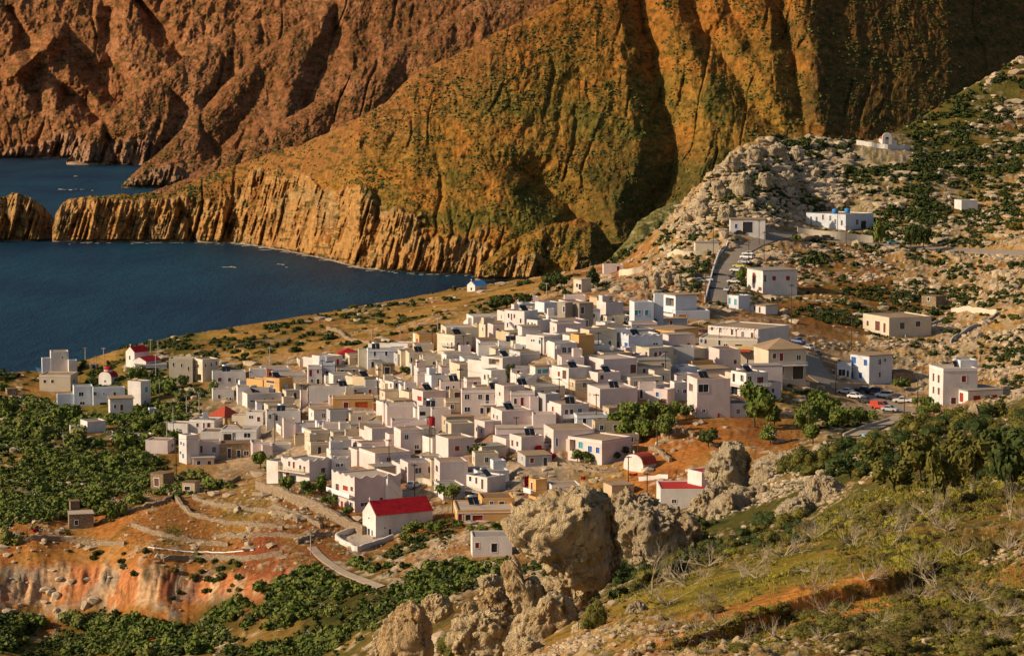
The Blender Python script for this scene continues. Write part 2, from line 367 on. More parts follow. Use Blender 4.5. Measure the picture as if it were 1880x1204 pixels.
# crop | left end, near corner, right end, top of wall, foot (crop pixels) | wall | roof | options | label ('+': a wing of the house above) | openings x,y,w,h,kind
HOUSES = '''
A|424,432,582,212,395|white|rtan||tall blank white tower block on the sea cliff, stepped down on one side|530,260,14,14,w
A|576,583,655,284,395|white|rgrey||+|
A|352,358,440,268,395|cool|rgrey||+|
A|333,598,660,408,545|cream|rtan|k|cream flat house with two brown windows below the tall white tower block|382,463,25,28,n;447,463,25,28,n;627,460,16,28,w
A|482,486,628,575,690|cool|rgrey||long two-level white house half sunk in green shrubs below the dome chapel|572,660,16,20,w
A|618,628,790,508,680|cool|rgrey||+|690,572,40,36,w;718,572,14,30,w;700,648,40,24,w
A|786,791,1062,520,670|cool|rgrey||+|802,568,26,32,w;975,573,22,40,n;880,566,12,12,w;880,655,60,24,o
A|1085,1195,1280,465,665|white|rtan||white cube house with a recessed teal door, beside the long two-level house|1243,532,26,46,t;1235,640,20,30,w
A|920,935,1132,615,765|white|rtan|s|little white house with one red door on a tan masonry base|1035,685,26,52,r;978,676,18,32,n
A|683,742,900,805,905|white|rtan||small white box house with a flat tan roof, alone among the green shrubs|
A|590,598,722,848,910|white|rpink||+|695,878,22,24,n
A|45,60,150,530,580|stone|rbrown|n|tiny dim hut at the seaward end of the green slope|120,562,14,20,d
A|1115,1160,1320,925,990|pink|rpink||low rosy house behind a cream blank one, at the village corner with the poles|1210,955,22,24,n
A|1236,1424,1482,965,1080|pink|rtan||cream blank-walled house with one brown window on its narrow side by two poles|1465,1008,14,32,n
A|1262,1270,1322,692,750|cool|rgrey||small white garden room with a long low parapet in the shrubs|
B|258,332,472,185,380|cream|rtan|k|big cream two-storey house with rows of brown windows, apart on the seaward green|295,240,14,32,n;358,236,12,32,n;407,228,12,32,n;450,216,12,32,n;296,335,50,56,o
B|45,246,262,178,385|cream|rpink||+|85,228,14,32,n;155,235,14,32,n;212,262,14,36,n;212,342,16,32,n;155,340,16,34,n
B|412,418,700,290,440|white|rgrey||long white house with three shuttered red windows and a stepped white annex|480,355,32,34,r;562,356,26,32,n;632,365,26,36,w
B|730,736,875,268,410|white|rpink||+|
B|412,420,600,445,540|white|rtan||low white row with small windows under the long house with red shutters|475,500,22,32,n;540,520,16,24,w;570,520,16,24,w
B|628,712,1005,478,600|white|rtan||wide white house with a lit gable end and a raised block on its roof|657,532,14,28,w;765,538,50,14,w;862,530,18,30,n;930,520,26,20,r
B|620,632,900,425,520|white|rgrey||+|
B|850,985,1100,345,505|ochre|rbrown||ochre house with a blank yellow side wall, below a rust red rooftop room|910,375,70,22,n;945,450,20,40,n
B|873,880,940,275,340|brick|rtan||+|910,308,32,40,r
B|895,905,1058,400,510|cool|rgrey||grey-white shed with a sloping top leaning on the ochre side wall|
B|1222,1230,1352,245,400|white|rtan|k|narrow white tall house with red door and red roof line|1252,300,26,56,r;1313,287,22,32,r;1262,365,22,28,w;1315,374,24,48,d
B|1262,1385,1520,160,275|white|rpink||white house with a tall red door on its narrow side beside the red hip roof|1420,238,20,18,w;1482,210,22,60,r
B|1150,1158,1250,190,250|cream|rpink||small cream storehouse low against the green field edge|
B|1490,1500,1652,140,190|cream|hip:redroof||small cream house under a dark red hip roof at the field edge|1530,165,16,20,n
B|1408,1437,1610,315,415|white|rpink||flat white house with two narrow dark doors and a long pale roof|1478,388,20,48,d;1522,380,18,36,n
B|1700,1708,1830,342,412|cream|rtan||cream storehouse at the crossing of the lanes|1780,375,16,24,w
B|1228,1232,1590,418,560|white|rgrey||broad white house with a blank wall split by two pilasters|
B|1160,1170,1238,450,560|pink|rtan||+|1255,490,10,30,n
B|1435,1440,1785,498,620|ochre|rpink|k|ochre house with a wide orange garage door|1552,578,42,62,r;1685,577,110,66,R
B|1780,1784,1845,560,620|brick|rtan|n|+|
B|1390,1398,1810,645,715|pink|rpink||long low rosy house in front of the ochre garage|
B|1230,1240,1430,578,665|pink|rtan||rosy flat house with a tan roof, in front of the pilastered wall|
B|700,845,880,632,735|white|rtan||white house with one boxed window and one blue-grey door on its lit side|745,674,36,28,w;810,692,28,40,n
B|868,876,1165,625,775|white|rtan||white house with two dark doors and twin solar panels above|905,670,24,40,w;962,680,24,50,d
B|220,432,505,700,805|white|rgrey|k|white house with two brown windows and a brown door, under the red pyramid roof|290,742,22,36,n;345,757,16,70,r;388,742,28,40,n
B|400,520,645,672,720|tan|hip:redtile||tan house with a steep red pyramid roof|580,695,16,24,n
B|545,560,800,715,775|ochre|rbrown|n|low ochre wall house with a brown slab roof|
B|487,790,830,778,885|white|rpink|k|white house with a shaded verandah and white shutters, yellow lines on its parapet|545,845,70,60,o;600,838,28,66,w;712,830,56,44,w
B|130,195,300,830,1075|white|rpink||tall white house with small blue windows on its lit gable, by the tall pole|150,895,12,30,b;174,905,12,30,b;168,1003,14,40,b;145,975,12,28,b
B|295,302,490,880,1010|pink|rtan||+|323,945,22,60,n;430,950,30,50,w
B|245,252,430,1025,1085|pink|rpink|s|low rosy canopy house with scalloped edge at the green slope|300,1062,30,34,d;390,1062,30,34,d
B|470,480,755,905,1035|stone|rbrown|n|rough masonry house under a wide brown roof with dark openings|560,980,30,84,d;640,985,30,64,d;705,980,42,40,w
B|752,758,925,905,1040|pink|rpink||plain rosy cube with a white rim beside the rough masonry house|
B|920,926,1085,905,975|white|rpink||+|
B|1012,1022,1118,690,860|pink|rtan||white cube at the end of the long rosy double wall|
B|1115,1120,1355,735,835|pink|rpink||long rosy blank house, the near half of a double wall|
B|1352,1358,1592,730,835|pink|rpink||long rosy blank house, the far half of a double wall|
B|1110,1118,1330,830,920|tan|rbrown||low tan house with bare plaster below the long rosy walls|
B|1560,1700,1830,870,925|pink|rtan||low walled yard house with a pale ramp beside green vines|
C|160,392,605,395,560|white|rgrey|w|white two-storey house with wavy parapet and yellow balcony above a grove|228,400,18,54,n;265,410,18,64,r;318,437,18,42,n;352,460,16,70,r;505,460,36,42,n;215,492,30,44,r;262,520,46,40,d
C|560,575,722,370,470|white|rgrey|w|+|625,418,30,26,w;660,415,20,22,w
C|575,762,1140,535,808|pink|rpink|w|large rosy house with red shutters, curved balcony and an outside stair on its blank side|622,600,28,64,n;688,605,42,42,r;740,612,22,40,n;660,745,20,70,r;735,750,24,60,w;842,738,62,32,w;982,710,28,60,d;1056,682,24,24,w
C|800,930,1225,320,475|pink|rtan|k|rosy house with a single brown window by the pole, under higher blocks|1042,375,34,46,n
C|840,905,1085,120,260|pink|rtan||rosy upper cube with blank walls and two chairs on the terrace below|
C|1085,1140,1332,130,345|pink|rtan|k|rosy two-storey block with a dark porch at its foot|1188,188,32,38,w;1272,268,34,32,w;1290,310,70,36,o
C|1058,1068,1355,55,145|pink|rgrey||long rosy block under a plain grey roof, just behind the porch block|
C|1425,1530,1745,200,360|pink|rtan||square rosy house with a railing round the roof and two red windows|1603,280,38,42,r;1692,270,24,28,n
C|1135,1200,1412,400,570|pink|rgrey||grey-rosy house with barred white windows above the parked grey car|1185,455,16,54,w;1285,462,52,46,w;1380,455,32,52,n
C|1415,1460,1690,392,600|pink|rtan||rosy block with a stained blank wall next to the vine canopy|1437,445,20,54,w;1437,540,14,24,w
F|497,660,805,838,970|white|rgrey||white terrace house with three tall brown doors on its sunny long side|527,830,18,76,d;575,850,16,76,n;622,890,18,80,n
F|395,425,880,1095,1205|ochre|rpink|k|ochre house with red shopfront shutters and a curved roof terrace|448,1150,32,52,r;510,1160,42,62,d;585,1155,84,44,r
F|590,622,875,1002,1110|ochre|rbrown||+|695,1043,28,36,w;775,1053,42,54,n
L|702,712,940,330,450|white|rgrey||small white cube house below the great boulder, with a shrubby roof|740,378,22,32,r;838,392,34,52,d
F|1293,1560,1790,548,750|pink|rtan|k|rosy bungalow with two blue shuttered windows and a corner porch|1330,585,46,90,o;1395,585,36,52,t;1467,615,32,48,b;1527,625,30,48,b
F|1103,1180,1500,465,640|pink|rtan||rosy house with a big round arch and a blue door|1140,560,50,80,o;1207,562,16,64,b;1318,560,22,38,w
F|835,928,1105,520,650|pink|rtan||rosy bungalow with two narrow windows and a walled terrace, beside the arch house|858,568,16,50,n;897,575,16,42,n
F|985,1042,1130,855,1030|ochre|rgrey||ochre-sided white house with a red awning over its balcony|1010,905,16,60,n
F|1128,1165,1395,905,1040|white|rtan||white annex house with a deep porch and brown door, joined to the ochre side wall|1240,990,66,56,y;1308,985,48,54,r
Q|930,1000,1180,500,590|tan|rtan|n|low tan roofed house with red edges, half hidden behind the great boulder|
F|690,775,1020,318,450|pink|rpink||rosy house with a stained wall and a plant-filled roof terrace|712,358,12,34,w;740,367,12,34,w
F|560,640,770,400,500|pink|rpink||+|580,460,16,34,w;615,472,16,34,w
F|720,730,1100,455,530|pink|rpink|n|long flat rosy roof house between the terrace and the bungalow|
F|1145,1240,1458,268,390|pink|rtan||rosy house with two brown doors, a long balcony and one solar panel|1175,300,16,38,r;1282,325,26,38,n;1322,325,28,42,n;1388,318,30,38,w
F|1010,1020,1200,345,450|pink|rpink||plain rosy wing house left of the long balcony|
D|385,393,752,425,605|cool|rpink|k|grey-white two-storey house with a small balcony at the field edge|460,470,22,54,d;440,572,28,60,d;570,462,22,46,d;672,472,36,46,w;738,470,20,60,d
D|298,304,392,425,515|cream|rgrey||+|
D|605,775,838,368,415|white|rpink||low white house with a water tank, behind the grey-white two-storey house|
D|845,885,1098,288,410|ochre|rbrown||ochre house with arched brown windows and a white side at the field edge|925,370,22,40,n;983,370,20,40,n;866,345,16,54,r
D|1100,1225,1395,290,480|cream|rtan|k|cream two-storey house with tall doors, behind the red bougainvillea|1160,388,16,64,n;1197,388,16,64,n;1258,380,26,40,w;1350,385,26,70,d
D|1093,1145,1450,215,310|cream|rpink||+|1120,260,30,40,o
D|755,790,1040,460,610|cream|rtan||cream house with weathered walls and a tan roof, beside a ruin|812,525,18,44,w;870,570,22,70,n
D|912,920,1112,487,640|cream|rtan||plain cream house with a wide window, in the centre row|1037,563,46,40,w;1082,570,26,54,n
D|1105,1112,1385,530,630|cream|rtan||cream row house with three turquoise shutters|1168,578,50,30,t;1260,585,32,30,t;1302,588,26,28,t
D|520,535,650,570,690|stone|rbrown|n|dark roofless masonry ruin with a green bush inside|580,630,50,70,d
D|860,868,1062,655,750|pink|rpink||plain rosy house with a corner canopy in the middle of the village|
D|1080,1090,1472,735,830|pink|rtan||long rosy house with twin solar panels and small windows|1158,795,34,40,w;1215,785,20,24,w
D|18,62,250,670,790|white|rtan||white house with two narrow doors, above the pilastered wall|102,748,18,54,n;150,742,18,44,n
D|245,360,490,690,790|tan|rtan||tan unplastered house with a walled roof and black tanks|400,740,24,34,n
D|590,640,740,740,850|white|rtan||white house with a bright gable and slatted rail|668,768,18,40,w;615,770,14,40,n
D|738,750,860,745,900|pink|rpink||narrow rosy house with one low window, one step forward of the slatted rail|775,805,22,34,w
D|818,920,1140,828,940|pink|rtan||rosy house with a red shutter and black solar tank|890,895,42,48,r;940,900,20,20,w
D|1170,1180,1285,815,950|tan|rtan||tan porch house with a folding brown screen|1250,865,54,60,n
D|558,578,865,970,1145|pink|rpink||large blank rosy house beside the red water tank|830,1030,16,54,r
D|868,885,1000,975,1100|white|rpink||white house with a bright verandah just behind the red water tank|920,1040,60,40,o
D|995,1005,1190,1000,1140|pink|rtan||+|
D|995,1003,1150,905,1000|pink|rtan||+|
D|1285,1295,1650,815,1060|pink|rtan|k|rosy two-storey house with white-framed dark windows and a balcony|1345,880,46,48,w;1470,880,38,48,w;1540,900,36,92,d;1617,872,26,24,w;1347,1000,52,46,w;1487,1012,32,56,d;1548,1010,34,56,d
E|360,445,640,985,1200|pink|rtan||rosy block with a brilliant white side, right of the framed-window house|405,1060,16,40,w
E|505,512,742,1045,1215|pink|rtan|k|+|555,1130,28,54,n;620,1135,32,84,r
E|690,696,772,1090,1200|pink|rtan||+|
E|450,640,770,268,490|white|rtan||long white block of flats with outside stairs at the top of the village|490,310,16,44,w;517,322,14,64,r;545,315,16,40,r;605,360,16,44,w;480,400,16,44,d;560,420,16,44,w;600,450,16,34,n
E|648,765,892,355,485|white|rgrey||+|678,390,14,34,w;715,402,14,56,d;742,405,14,44,w
E|572,640,762,195,270|cool|rgrey||grey-white house with a black square window on the upper edge|708,240,24,22,w
E|742,832,978,185,330|cool|rgrey||tall grey-white blank block next to the bare concrete shell|
E|575,585,775,135,200|pink|rpink||long low rosy house on the topmost row|
E|958,1032,1105,190,420|conc|rpink|n|bare concrete shell of a two-storey house with open doorways|1030,250,18,56,d;1008,365,24,54,d
E|1095,1168,1302,195,425|conc|rtan|n|+|1198,258,32,66,d;1108,372,16,44,d;1132,372,16,44,d;1203,382,30,56,d;1238,388,28,66,d
E|1018,1026,1228,120,190|pink|rpink||long rosy wall house above the bare concrete shell|
E|1265,1340,1490,135,215|tan|rtan|s|tan hut with a dark doorway at the foot of the crag|1460,170,44,50,d
E|1345,1420,1512,220,310|tan|rpink|s|tan carport hut with a pale slab on posts|1465,262,50,60,o
E|1370,1380,1522,383,450|white|rtan||tiny white house with a single red shutter, below the crag|1457,408,28,38,r
E|1248,1350,1548,460,545|cool|rpink||+|
E|1085,1163,1312,498,715|ochre|rbrown||tall ochre block with blank walls in the upper village|
E|862,930,1150,572,725|white|rgrey||white house with two boxed windows and an air conditioner, joined to the tall ochre block|965,612,42,30,a;1023,640,38,52,w;1080,638,38,52,w
E|656,828,990,505,660|white|rpink||white house with one blue window on its sunny side|712,548,14,24,w;732,548,14,24,w;788,562,20,40,b
E|545,552,660,590,690|white|rpink||small white cube with a dark window, beside the house with one blue window|632,625,22,32,w
E|215,225,442,375,475|tan|rbrown||low tan house with a lean tree against it, under the block of flats|250,420,24,40,n
E|86,150,455,322,400|white|rpink||long white house with a sloping outer stair at the end of the upper field|
E|385,395,542,560,660|white|rpink||white house with one slit window behind the red bougainvillea|395,610,12,36,d
E|188,200,388,592,680|white|rtan||+|
E|228,432,605,715,865|white|rpink||white house with an open yellow-lit loggia|350,752,104,56,y
E|228,322,472,835,985|white|rpink||+|262,900,20,50,w;295,905,16,60,n
E|693,745,882,798,890|white|rtan|s|white low house with wide teal windows|785,846,38,44,t;842,842,62,40,t
E|903,1065,1285,815,970|white|rtan||white house with pink shutter and tall glazed doors on its sunny side|972,868,22,48,r;1025,875,38,84,n
E|568,602,722,880,975|white|rtan||white low house with a flowered roof terrace and broad stairs|595,945,32,32,b
E|1215,1400,1725,730,900|pink|rpink||large rosy house with a dark square loggia at its end|1685,820,56,84,n
E|1220,1345,1562,858,1010|pink|rtan||rosy house with a red awning and solar panels on its roof|1385,900,34,44,n
E|1245,1365,1725,1012,1200|pink|rpink||big rosy blank box at the edge of the tree garden|
E|768,845,982,1062,1195|grey|rgrey||grey unlit house in the alley right of the red door|
E|1252,1262,1382,560,670|cool|rpink||white house with an outside stair leading down to the wavy parapet house|1290,610,16,30,w
E|1378,1388,1502,610,690|white|rpink||+|1420,650,14,30,w
G|133,250,540,640,820|cool|rgrey|w|blue-white house with a curled parapet and pale blue shutters|160,700,22,44,b;230,710,28,42,b;480,700,42,18,w
G|28,38,205,30,108|pink|rpink||small white house with a red door under the rocky bank|163,72,26,64,r
G|258,300,465,345,590|cool|rpink||big grey-white house with a square tower and dark-green windows, against the crag|310,437,30,44,t;345,430,20,32,t;405,435,32,44,t
G|462,470,548,275,560|cool|rpink||+|
G|540,650,830,290,480|cool|rtan|s|grey-white house of stacked balconies, with one amber lit window|600,345,70,70,o
G|575,650,940,420,590|cool|rpink||+|648,480,20,70,n;710,482,66,60,Y;600,480,14,50,w
G|405,640,845,585,700|ochre|rtan|s|yellow low house under a pale roof, beside the pergola hotel|500,640,20,40,n;580,660,26,60,n;700,640,60,40,d
G|850,1345,1420,655,895|cream|rpink|k|long cream hotel of three levels with red pergola, yellow panels and a red awning|870,660,22,56,b;905,672,22,56,n;1022,690,20,44,w;1075,715,34,30,w;1185,735,60,60,o;1250,745,50,50,o;1185,840,24,80,w;1145,838,24,80,w;1262,855,14,60,n
G|925,1352,1612,575,720|white|rtan||+|960,560,20,50,n;1030,580,22,50,w;1130,600,22,50,n;1220,620,22,50,w;1300,630,22,50,n
G|1315,1440,1760,748,1015|cream|hip:rtan||tan house of two storeys with red door and wide balcony, below the hotel|1490,803,32,42,r;1550,812,32,66,r;1697,817,36,42,w;1540,925,60,90,d;1690,945,90,110,d
G|1120,1250,1435,948,1160|white|rbrown|k|white house with a rounded balcony front and many tall doors|1145,985,22,74,d;1215,992,26,56,w;1280,1012,32,74,w;1370,1008,56,56,n;1150,1092,54,76,d;1215,1098,30,70,d
M|888,1003,1385,350,800|pink|rtan||high rosy block with a bright white-framed window and a rooftop tank|930,448,48,90,o;1075,455,120,90,w;1078,715,36,36,w
M|328,336,530,395,590|pink|rtan||rosy house with a leafy roof corner, behind the garden trees|360,520,30,100,d;420,490,50,30,w
M|498,660,745,470,650|pink|rpink||rosy house with a pale blue shutter and round balcony|545,525,36,54,b;620,600,70,50,n
M|690,740,890,385,600|white|rpink||+|785,485,20,24,w;860,490,40,44,w
M|735,860,1010,300,400|white|rpink||white low house with a slanting white stair wall|790,350,20,24,n
M|770,945,1190,145,240|ochre|rtan||ochre walled yard house with a tan roof|
M|900,1060,1380,245,340|pink|rtan|s|pale flat house under a wide tan roof next to the rounded balcony|1355,300,20,18,w
G|280,425,632,735,880|cream|rpink||cream house with many small brown windows and stairs down its front|350,795,18,40,n;402,787,18,40,n;480,790,26,40,n;520,790,22,54,r;470,875,18,28,w
G|615,628,808,728,880|grey|rtan||+|
G|430,440,500,880,1010|pink|rpink||+|
G|1092,1185,1285,292,410|cool|rgrey||small blue-white house with green doors by the road|1110,335,18,54,t;1160,345,22,54,t
G|1283,1415,1518,378,450|white|rtan|s|long white shed with slit openings beside the road|1320,395,16,50,n;1365,410,16,50,n
G|1258,1392,1685,80,275|white|rgrey|s|white house with red shutters on the slope above the road|1315,140,22,90,r;1410,145,22,60,w;1487,142,32,38,r;1605,142,34,38,r;1368,233,28,32,n
H|535,742,1075,185,335|cream|rtan||cream hillside bungalow with brown doors and a walled terrace|572,230,18,42,n;650,250,38,76,n;705,265,18,76,n;845,250,38,52,d;970,235,38,42,d
H|998,1112,1190,20,105|stone|rbrown|n|small roofless masonry ruin high on the rocky slope|1052,35,18,38,d
H|435,585,765,490,710|cool|rtan|s|blue-white tall house with bright blue shutters by the lower car park|462,520,38,52,b;555,540,28,48,b;515,640,28,48,b;448,632,20,48,b;667,535,22,44,w;708,520,18,26,w;667,635,16,42,w
H|330,440,448,545,660|cool|rpink||+|368,618,52,50,w;415,628,18,52,d
H|700,780,935,618,705|stone|rbrown|n|low masonry hut with a pale door behind the blue shuttered house|762,655,26,44,w
H|1058,1170,1440,588,885|white|rpink|k|white villa with a square roof tower and vine terraces on the slope|1092,655,14,64,n;1133,668,16,64,n;1332,668,38,50,r;1092,755,14,56,n;1133,765,16,56,n;1092,850,16,50,d;1250,840,40,50,n
H|1250,1305,1440,522,600|cool|rpink||+|
H|1200,1365,1640,765,940|white|rgrey|s|+|1248,797,18,56,n;1313,814,30,74,r;1435,820,60,42,r;1565,812,64,38,r
I|598,606,882,785,905|white|rtan|s|white roadside garage with a wide dark doorway and a blue sign|743,848,78,86,d;652,840,20,34,b
J|-80,212,417,778,895|cool|rtan||large white warehouse with two blue barrels on its roof|-44,826,14,64,y;-3,815,14,40,w;44,798,14,38,w;98,805,14,38,w;135,832,14,38,w;182,840,14,38,w;296,835,20,38,w;343,853,40,58,d
I|318,330,515,972,1075|cream|rgrey|n|pale low kiosk with pilasters beside the upper road|430,1040,20,40,w
J|1012,1065,1185,672,748|white|rpink||lone white hut on the open rocky hillside|
K|580,615,1040,915,1105|white|rred||white house with a red flat roof beside the shaggy crag|730,1018,38,32,w
K|845,965,1120,772,900|white|rred||+|
O|398,508,640,250,440|cream|rpink|s|cream gable-fronted house with a brown door among trees above the village|448,330,30,50,n;488,350,34,80,d
O|770,835,990,845,1000|white|rpink||white cube with one orange shutter and blank lower walls|898,888,40,56,r
A|1140,1150,1420,330,400|white|rgrey|n|low white annex with a long flat roof beside the gabled chapel|1290,360,120,26,d
A|760,768,835,320,362|stone|rgrey|n|little open shelter on posts near the sea cliff|800,340,36,30,d
T|366,372,505,308,385|stone|rpink|n|small brown masonry hut with a white roof and a white window by the orange terraces|412,350,18,26,w
T|812,880,938,90,170|stone|rbrown|n|brown masonry shed with a pale-framed door at the foot of the village slope|845,132,26,44,n
T|982,1050,1078,135,195|tan|rbrown|n|low tan shed beside the brown masonry shed|1010,165,30,22,d
T|374,380,425,238,300|stone|rbrown|n|ruined stump of a hut behind the hut with a white roof|
C|0,8,90,260,370|pink|rpink||rosy blank cube at the ravine edge below the rough masonry house|
'''
def facebuild(mb, org, ax, L, zb, zt, nrm, ops, mi=0, top=True):
    """wall rectangle with real openings: org + ax*u, height z; ops = (u0,u1,z0,z1,depth)"""
    us = sorted({0, L} | {v for o in ops for v in o[:2]}); zs = sorted({zb, zt} | {v for o in ops for v in o[2:4]})
    p = lambda u, z, d=0: (org[0]+ax[0]*u-nrm[0]*d, org[1]+ax[1]*u-nrm[1]*d, z)
    for i in range(len(us)-1):
        for j in range(len(zs)-1):
            um = (us[i]+us[i+1])/2; zm = (zs[j]+zs[j+1])/2
            if any(o[0] < um < o[1] and o[2] < zm < o[3] for o in ops): continue
            mb.face([p(us[i],zs[j]), p(us[i+1],zs[j]), p(us[i+1],zs[j+1]), p(us[i],zs[j+1])], mi)
    for a, b, c, d, dep in ops:
        for q in (((a,c),(b,c)), ((b,c),(b,d)), ((b,d),(a,d)), ((a,d),(a,c))):
            mb.face([p(*q[0]), p(*q[1]), p(*q[1],dep), p(*q[0],dep)], mi)
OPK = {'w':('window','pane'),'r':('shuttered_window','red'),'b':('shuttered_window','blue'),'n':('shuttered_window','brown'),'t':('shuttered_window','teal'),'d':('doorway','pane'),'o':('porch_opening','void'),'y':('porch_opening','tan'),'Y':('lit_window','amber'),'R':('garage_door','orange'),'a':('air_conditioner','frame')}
_seen = {}
def rotated(o, *a): return o
HPOS = []
def volume(name, parent, wall, roof, opts, geo, wing=False, rnd=None):
    """one flat-roofed block: walls with openings, roof, windows"""
    wl, wr, zt, ops, zbase = geo
    rnd = rnd or R
    t = .24; pz = 0 if 'n' in opts or 's' in opts or roof.startswith('hip') else rnd.uniform(.18, .34)
    mb = MB()
    oR = [o for o in ops if o[0] == 'R']; oL = [o for o in ops if o[0] == 'L']
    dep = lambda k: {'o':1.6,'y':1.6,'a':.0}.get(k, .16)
    facebuild(mb, (0,0), (1,0), wr, zbase, zt, (0,-1), [(*o[1:5], dep(o[5])) for o in oR if o[5] != 'a'])
    facebuild(mb, (0,0), (0,1), wl, zbase, zt, (-1,0), [(*o[1:5], dep(o[5])) for o in oL if o[5] != 'a'])
    mb.face([(wr,0,zbase),(wr,wl,zbase),(wr,wl,zt),(wr,0,zt)]); mb.face([(wr,wl,zbase),(0,wl,zbase),(0,wl,zt),(wr,wl,zt)])
    if pz:
        a = [(0,0),(wr,0),(wr,wl),(0,wl)]; b = [(t,t),(wr-t,t),(wr-t,wl-t),(t,wl-t)]
        for i in range(4):
            j = (i+1) % 4
            mb.face([(*a[i],zt),(*a[j],zt),(*b[j],zt),(*b[i],zt)])
            mb.face([(*b[i],zt),(*b[j],zt),(*b[j],zt-pz-.1),(*b[i],zt-pz-.1)])
    w = mb.build(name, MAT[wall], parent)
    own = w if wing else parent
    rb = MB()
    if roof.startswith('hip:'):
        ov = .45; h = .16*min(wl, wr)+.7; m = min(wl, wr)/2
        if 'tile' in roof: h *= 1.7
        e = [(-ov,-ov),(wr+ov,-ov),(wr+ov,wl+ov),(-ov,wl+ov)]
        if wr > wl: r = [(m, wl/2), (wr-m, wl/2)]; q = [(0,1,1,0),(2,3,0,1)]; tr = [(1,2,1),(3,0,0)]
        else: r = [(wr/2, m), (wr/2, wl-m)]; q = [(1,2,1,0),(3,0,0,1)]; tr = [(0,1,0),(2,3,1)]
        for i,j,k,l in q: rb.face([(*e[i],zt+.05),(*e[j],zt+.05),(*r[k],zt+h),(*r[l],zt+h)])
        for i,j,k in tr: rb.face([(*e[i],zt+.05),(*e[j],zt+.05),(*r[k],zt+h)])
        rb.face([(*e[i],zt-.06) for i in (3,2,1,0)])
        for i in range(4): j = (i+1)%4; rb.face([(*e[i],zt-.06),(*e[j],zt-.06),(*e[j],zt+.05),(*e[i],zt+.05)])
        roof = roof[4:]
    elif 's' in opts:
        ov = .32; rb.box(-ov, wr+ov, -ov, wl+ov, zt+.004, zt+.2)
    elif pz: rb.face([(t,t,zt-pz),(wr-t,t,zt-pz),(wr-t,wl-t,zt-pz),(t,wl-t,zt-pz)])
    else: rb.box(-.1, wr+.1, -.1, wl+.1, zt+.004, zt+.12)
    rb.build('roof', MAT[roof], own)
    if 'k' in opts:
        cb = MB(); z0 = zt-.62
        cb.box(-.1, wr, -.1, -.003, z0, z0+.13); cb.box(-.1, -.003, -.003, wl, z0, z0+.13)
        cb.build('cornice', MAT['frame'], own)
    if 'w' in opts:                               # curled parapet
        cb = MB()
        for ax, L in ((0, wr), (1, wl)):
            n = max(2, round(L/2.6)); prof = []
            for i in range(n*8+1):
                f = i/8; prof.append((L*i/(n*8), zt + .08 + .55*(abs(math.cos(math.pi*f)))**2.2))
            poly = [(0, zt-.01)] + [(L, zt-.01)] + prof[::-1]
            if ax == 0: cb.prism(poly, -.02, .2, 'y')
            else: cb.prism(poly, -.021, .199, 'x')
        cb.build('curled_parapet', MAT[wall], own)
    for f, u0, u1, z0, z1, k in ops:
        nm, mt = OPK[k]
        if nm == 'shuttered_window' and (z1-z0) > 1.65*(u1-u0) and z1-z0 > 1.75: nm = 'door'
        # local plane: u along the face, outward normal
        pt = (lambda u, z, d: (u, -d, z)) if f == 'R' else (lambda u, z, d: (-d, u, z))
        def bx(m, a, b, c, d, e0, e1, mi=0):
            p, q = pt(a, c, e0), pt(b, d, e1)
            m.box(min(p[0],q[0]), max(p[0],q[0]), min(p[1],q[1]), max(p[1],q[1]), c, d, mi)
        if k == 'a':
            m = MB(); bx(m, u0, u1, z0, z1, 0.01, .35); m.build('air_conditioner', MAT['frame'], own); continue
        dp = dep(k)
        fr = MB(); g = .11
        if k not in 'oyR':
            bx(fr, u0-g, u0, z0-g, z1+g, -.03, .035); bx(fr, u1, u1+g, z0-g, z1+g, -.03, .035); bx(fr, u0, u1, z1, z1+g, -.03, .035); bx(fr, u0, u1, z0-g, z0, -.03, .06)
            if k == 'w' and u1-u0 > .7: bx(fr, (u0+u1)/2-.04, (u0+u1)/2+.04, z0, z1, -.11, -.06)
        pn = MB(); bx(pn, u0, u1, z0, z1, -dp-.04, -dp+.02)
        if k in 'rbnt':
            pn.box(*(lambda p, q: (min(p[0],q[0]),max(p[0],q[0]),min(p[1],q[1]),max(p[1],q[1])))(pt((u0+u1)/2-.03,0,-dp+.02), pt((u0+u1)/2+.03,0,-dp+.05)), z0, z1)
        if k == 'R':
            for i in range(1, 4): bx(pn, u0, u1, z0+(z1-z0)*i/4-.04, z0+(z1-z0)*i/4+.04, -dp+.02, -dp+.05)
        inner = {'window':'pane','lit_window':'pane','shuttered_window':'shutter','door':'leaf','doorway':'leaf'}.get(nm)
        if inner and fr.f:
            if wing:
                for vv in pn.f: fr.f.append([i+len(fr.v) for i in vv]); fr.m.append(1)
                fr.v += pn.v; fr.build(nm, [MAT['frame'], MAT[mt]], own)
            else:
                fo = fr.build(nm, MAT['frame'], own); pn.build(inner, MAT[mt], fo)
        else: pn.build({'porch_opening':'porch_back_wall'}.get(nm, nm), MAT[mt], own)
    return w
def clean(s): return s
def parse(rows):
    out = []
    for ln in rows.strip().split('\n'):
        c, g, wall, roof, opts, lab, ops = ln.split('|')
        ox, oy, sc = CROP[c]
        xl, xc, xr, yt, yb = [float(v) for v in g.split(',')]
        cv = lambda x, y: (ox+x/sc, oy+y/sc)
        oo = []
        for q in ops.split(';'):
            if not q: continue
            x, y, w, h, k = q.split(','); X, Y = cv(float(x), float(y)); oo.append((X, Y, float(w)/sc, float(h)/sc, k, float(x) < xc))
        out.append(dict(xl=ox+xl/sc, xc=ox+xc/sc, xr=ox+xr/sc, yt=oy+yt/sc, yb=oy+yb/sc, cap=26 if 'blue barrels' in lab or 'hotel' in lab else 16, wall=wall, roof=roof, opts=opts, label=lab, ops=oo))
    return out
